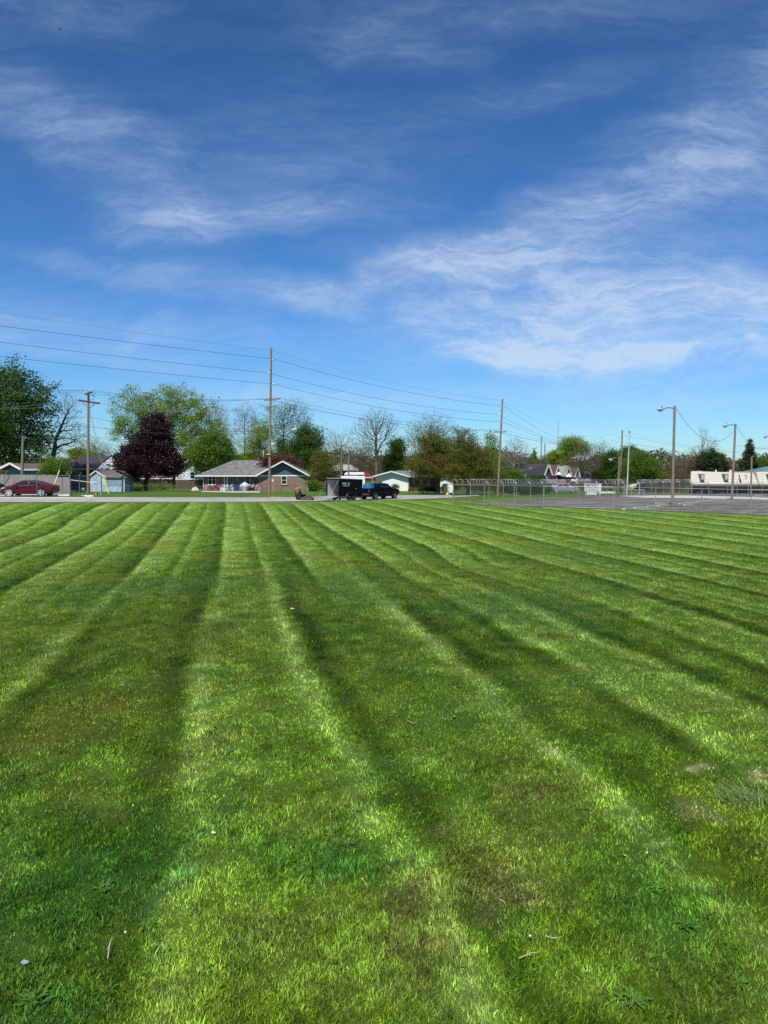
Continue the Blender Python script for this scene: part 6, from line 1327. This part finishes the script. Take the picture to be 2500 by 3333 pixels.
MB().box(xx(1910),0,zz(1611),xx(1943),.08,zz(1600)).build('board',white,h); [MB().box(xx(p)-.03,.02,0,xx(p)+.03,.07,zz(1611)).build('leg',offwhite,h) for p in (1914,1939)]
h=put('low_sign_board','long low white board right of the lettered sign legs','sign',1975,112); xx=lambda px:(px-1975)*112/F; z1=W(1975,1599.5,112).z-h.location.z
MB().box(xx(1948),0,.18,xx(2003),.12,z1).build('board',white,h); [MB().box(xx(p)-.05,.03,0,xx(p)+.05,.09,.179).build('leg',offwhite,h) for p in (1955,1996)]
# wheel stops of the lot
wsl=mat('wheel_stop',(.34,.29,.22),.9,c2=(.50,.45,.36),vscale=4,bump=.4)
stops=[((2029,1661),(2060,1657),'wheel stop nearest to the lawn fence'),((2064,1656.5),(2103,1652.5),'second wheel stop from the lawn fence'),((2106,1652),(2143,1648.5),'third wheel stop left of the nearest lamp pole'),((2141,1650),(2177,1645.5),'wheel stop touching the foot of the nearest lamp pole'),((2133,1643),(2162,1641),'loose wheel stop behind the row by the nearest lamp pole'),
 ((2210,1643),(2236,1640.5),'first wheel stop of the rear row, right of the nearest lamp pole'),((2226,1647.5),(2254,1645),'loose wheel stop in front of the rear row'),((2237,1640),(2264,1637.5),'second wheel stop of the rear row'),((2265,1637),(2289,1635),'third wheel stop of the rear row'),((2290,1634.5),(2312,1632.5),'fourth wheel stop of the rear row'),((2313,1632),(2335,1630),'fifth wheel stop of the rear row'),((2336,1629.5),(2358,1627.5),'sixth wheel stop of the rear row'),((2359,1627),(2378,1626),'last wheel stop of the rear row at the second lamp pole'),
 ((2452,1620),(2490,1617),'far wheel stop near the right edge'),((2460,1614.5),(2476,1613.5),'farthest small wheel stop near the right edge')]
for a,b_,lab in stops:
    A,B=P(*a),P(*b_); o=A.copy(); q=B-A; s=MB(); L=q.length; d_=q/L; nn=Vector((-d_.y,d_.x,0)); up=Vector((0,0,1)); V=[]
    for t_ in (.0,.04,.96,1.): 
        k=.6 if t_ in(0,1.) else 1
        for (w_,z_) in ((-.13*k,.02),(-.11*k,.15*k),(.11*k,.15*k),(.13*k,.02)): V.append(d_*L*t_+nn*w_+up*z_)
    Fc=[(i*4+j,(i+1)*4+j,(i+1)*4+(j+1)%4,i*4+(j+1)%4) for i in range(3) for j in range(4)]+[(0,1,2,3),(12,13,14,15)]
    ob=tag(s.add(V,Fc).build('wheel_stop',wsl),lab,'wheel stop','concrete wheel stops'); ob.location=o
# bird
b=W(194,94,34); h=thing('bird','small dark bird gliding high up in the left corner of the sky','bird',b); bm_=mat('bird_dark',(.015,.015,.03),.7)
MB().tube([(.10,0,-.06),(.03,0,-.02),(-.03,0,.01),(-.06,0,.03)],[.006,.028,.030,.008],8).build('body',bm_,h); MB().slab([(-.04,.02,.0),(.04,.05,0),(.03,.14,.12),(.01,.10,.10)],[(0,1,2,3)],.006).build('wing',bm_,h); MB().slab([(-.05,-.02,.02),(.03,-.03,.0),(.05,-.12,-.08),(.03,-.12,-.09)],[(0,1,2,3)],.006).build('wing',bm_,h)
# picnic table far behind the brick house, red canoe like trailer
b_=put('picnic_table','weathered picnic table far behind the brick house corner','table',1020,128); MB().box(-.9,-.35,.72,.9,.35,.77).build('tabletop',wood_pole,b_); [MB().box(-.9,y,.42,.9,y+.25,.46).build('bench_seat',wood_pole,b_) for y in (-.8,.55)]; [MB().bar((x,-.75,0),(x,.1,.719),.08).bar((x+.09,.75,0),(x+.09,-.1,.719),.08).build('leg',wood_pole,b_) for x in (-.6,.6)]
b_=put('wood_deck','brown wooden deck railing before the small white garage','deck',1449,118.5); wd=mat('brown_boards',(.10,.07,.045),.9); MB().box(-.65,0,.25,.65,.8,.33).build('floor',wd,b_); s=MB(); [s.box(-.65+i*.13,0,.331,-.61+i*.13,.04,1.0) for i in range(11)]; s.build('balusters',wd,b_); MB().box(-.67,-.02,1.001,.67,.06,1.06).build('handrail',wd,b_); [MB().box(x,.3,-.3,x+.08,.38,.249).build('post',wd,b_) for x in (-.6,.5)]
b_=put('stone_border','grey stone edging before the dark brick front','stones',1375,117); s=MB(); [s.ell((-1.2+i*.24,0,.10),(.14,.1,.10),7,4) for i in range(11)]; s.build('stones',mat('edging_stone',(.22,.22,.22),.9),b_)
# things lying in the lawn close by
straw=mat('dry_straw',(.55,.46,.25),.8); leafb=mat('dead_leaf',(.30,.15,.07),.8,c2=(.42,.24,.12),vscale=30)
def deadleaf(label,px,py,sz,rz,m=leafb):
    p=P(px,py); s=MB(); pts=[(-.5,0,.1),(-.2,.28,.22),(.2,.24,.1),(.5,0,.25),(.2,-.26,.2),(-.2,-.22,.05)]
    s.slab([(x*sz,y*sz,z*sz) for x,y,z in pts],[(0,1,2,3,4,5)],.0015); o=tag(s.build('fallen_leaf',m),label,'leaf','fallen leaves on the lawn'); o.location=p+Vector((0,0,.045)); o.rotation_euler=(.3,.25,rz)
deadleaf('pale tan fallen leaf on the light stripe left of centre',951,1990,.13,.5,mat('tan_leaf',(.52,.36,.2),.8)); deadleaf('reddish brown fallen leaf right of the lawn centre',1476,2344,.085,1.2); deadleaf('dark curled leaf on the dry patch at the left',262,2500,.06,2.,mat('purple_leaf',(.16,.07,.08),.8)); deadleaf('cream dry leaf near the middle of the lower left lawn',695,2733,.05,.2,mat('cream_leaf',(.62,.56,.42),.8)); deadleaf('bluish grey scrap in the lower left corner',82,3157,.06,.3,mat('scrap_blue',(.22,.27,.33),.6)); deadleaf('small tan leaf low on the right of the centre',1722,3135,.04,1.4,straw)
def stalk(label,pts,r=.0022,lift=.05,m=straw):
    P_=[P(*p)+Vector((0,0,lift+.01*i)) for i,p in enumerate(pts)]; o=P_[0].copy(); ob=tag(MB().tube([p-o for p in P_],[r*1.2]*(len(P_)-1)+[r*.3],5).build('dry_stalk',m),label,'stalk','dry stalks on the lawn'); ob.location=o
stalk('long pale dry blade standing in the lower left lawn',[(352,3145),(357,3110),(366,3082)],.0042); stalk('thin dry twig lying in the lower right lawn',[(1688,3148),(1725,3140),(1762,3136)],.0028); stalk('pale stalk above the first twig in the lower right',[(1775,3075),(1800,3082),(1830,3088)],.003); stalk('thin pale stem in the middle of the lawn',[(1328,2360),(1345,2368),(1360,2367)],.003); stalk('short pale stem at the top of the left light stripe',[(694,2460),(695,2440),(694,2430)],.005); stalk('pale straw right of the dark stripe',[(1625,2950),(1640,2965),(1648,2982)],.003)
seed=mat('seed_head',(.70,.68,.60),.9)
for i,(px,py,lab) in enumerate(((407,3075,'white dandelion clock in the lower left'),(1723,3080,'white dandelion clock in the lower right'),(2103,2810,'whitish dandelion clock at the right beside a yellow one'),(2240,1953,'white flower spot far right in the mid lawn'),(1385,1862,'tiny white flower in the hump of the lawn'),(432,2650,'small pale seed head on the left stripe'))):
    h=thing('dandelion_clock',lab,'flower',P(px,py),0,'seed heads in the lawn'); MB().tube([(0,0,0),(.005,0,.07)],.002,5).build('stem',LM['mid'],h); MB().ell((.005,0,.078),(.010,.010,.010),8,6).build('head',seed,h)
for i,(px,py,lab) in enumerate(((2035,2803,'yellow dandelion flower right of centre'),(1180,2880,'small yellow flower in the low middle'),(545,2590,'small yellow flower in the left stripe'),(2270,2577,'yellow flower beside the dry patches'))):
    h=thing('dandelion',lab,'flower',P(px,py),0,'yellow dandelions'); MB().tube([(0,0,0),(0,0,.05)],.002,5).build('stem',LM['mid'],h); MB().ell((0,0,.054),(.011,.011,.005),10,5).build('flower',mat('dandelion_yellow',(.75,.52,.02),.7),h)
# broad leaved weeds and the coarse tuft
wdm=leaf_mat('weed_leaf',(.06,.16,.014),(.14,.29,.035),.25); wdp=leaf_mat('weed_leaf_pale',(.10,.22,.05),(.2,.34,.10),.3)
def weed(name,label,px,py,R_,n,w_,m,upr=.35,seed=0,z0=.0,cat='weed',hl=1.):
    rg=random.Random(seed); h=thing(name,label,cat,P(px,py),0,'weeds in the lawn'); s=MB()
    for i in range(n):
        a=rg.uniform(0,6.283); r0=rg.uniform(0,R_*.6); bx,by=math.cos(a)*r0,math.sin(a)*r0; a2=a+rg.uniform(-.7,.7); L=R_*rg.uniform(.45,.8)*hl; el=upr*rg.uniform(.4,1.7); wi=w_*rg.uniform(.7,1.2)
        dx,dy=math.cos(a2),math.sin(a2); nx_,ny_=-dy,dx; prof=[(0,.15,0.),(.3,.8,.55),(.6,1.,.85),(.85,.6,.95),(1.,.05,.9)]; o=len(s.v)
        for t_,q,hz in prof:
            x=bx+dx*L*t_; y=by+dy*L*t_; z=.02+z0+L*el*hz
            s.v+=[(x-nx_*wi*q,y-ny_*wi*q,z+wi*.25*q),(x,y,z),(x+nx_*wi*q,y+ny_*wi*q,z+wi*.25*q)]
        for k in range(4):
            for j in range(2): s.f.append((o+k*3+j,o+k*3+j+1,o+k*3+j+4,o+k*3+j+3))
    me_=s; ob=me_.build('leaves',m,h); return h
WD=[(2060,3270,.17,34,.018,'largest dark broad leaved weed clump at the bottom right'),(740,2455,.14,16,.014,'dark weed rosette right of the pale upright stalk'),(612,2470,.12,12,.016,'pale green weed rosette on the left light stripe'),(1350,2665,.11,14,.012,'dark weed tuft left of the olive patch'),(1890,2640,.15,18,.012,'dark weed clump right of the centre'),(2135,2900,.13,18,.016,'dark dock weed on the lower right lawn'),(110,3280,.18,26,.016,'broad leaved weed patch in the bottom left corner'),(350,3250,.13,16,.014,'weed rosette near the bottom left stripe'),(650,3190,.14,20,.013,'weed tuft at the bottom of the left light stripe'),(860,2520,.10,12,.012,'small weed beside a pale stem'),(1490,3160,.10,12,.011,'low weed in the brownish strip'),(560,2740,.12,14,.012,'weed on the dark left patch'),(1050,2470,.12,12,.012,'bluish weed at the left foot of the ridge'),(330,2900,.14,18,.014,'dark clover clump in the dark left patch'),(480,3030,.14,18,.014,'second dark clover clump in the dark left patch'),(2230,3030,.16,22,.013,'clover clump in the lower right corner area'),(2400,3210,.15,20,.013,'clover clump at the right bottom edge'),(1130,2760,.15,22,.012,'coarse grass clump in the dark green middle'),(2200,1995,.35,20,.02,'pale weed line in the right mid lawn')]
for i,(px,py,r_,n,w_,lab) in enumerate(WD): weed('broadleaf_weed',lab,px,py,r_*.62,int(n*1.3),w_*.62,wdp if 'pale' in lab else wdm,.35,seed=i)
h=weed('grass_tuft','coarse tuft of long uncut grass leaning left at the right edge','',2420,2590,.1,1,.002,wdp,.3,seed=50) if False else None
rg=random.Random(77); h=thing('grass_tuft','coarse tuft of long uncut grass leaning left at the right edge','grass tuft',P(2425,2625),0,'weeds in the lawn'); s=MB()
for i in range(190):
    bx,by=rg.gauss(.05,.13),rg.gauss(.0,.08); L=rg.uniform(.14,.34); a=R(140)+rg.gauss(0,.75); el=rg.uniform(.25,1.1); pts=[]; o=len(s.v)
    for k in range(5):
        t_=k/4; x=bx+math.cos(a)*L*t_; y=by+math.sin(a)*L*t_; z=.01+L*el*(t_*1.6-t_*t_*.9); wi=.0042*(1-t_*.85); s.v+=[(x+math.sin(a)*wi,y-math.cos(a)*wi,z),(x-math.sin(a)*wi,y+math.cos(a)*wi,z)]
    for k in range(4): s.f.append((o+2*k,o+2*k+1,o+2*k+3,o+2*k+2))
s.build('blades',leaf_mat('tuft_leaf',(.16,.27,.05),(.42,.52,.18),.35),h)
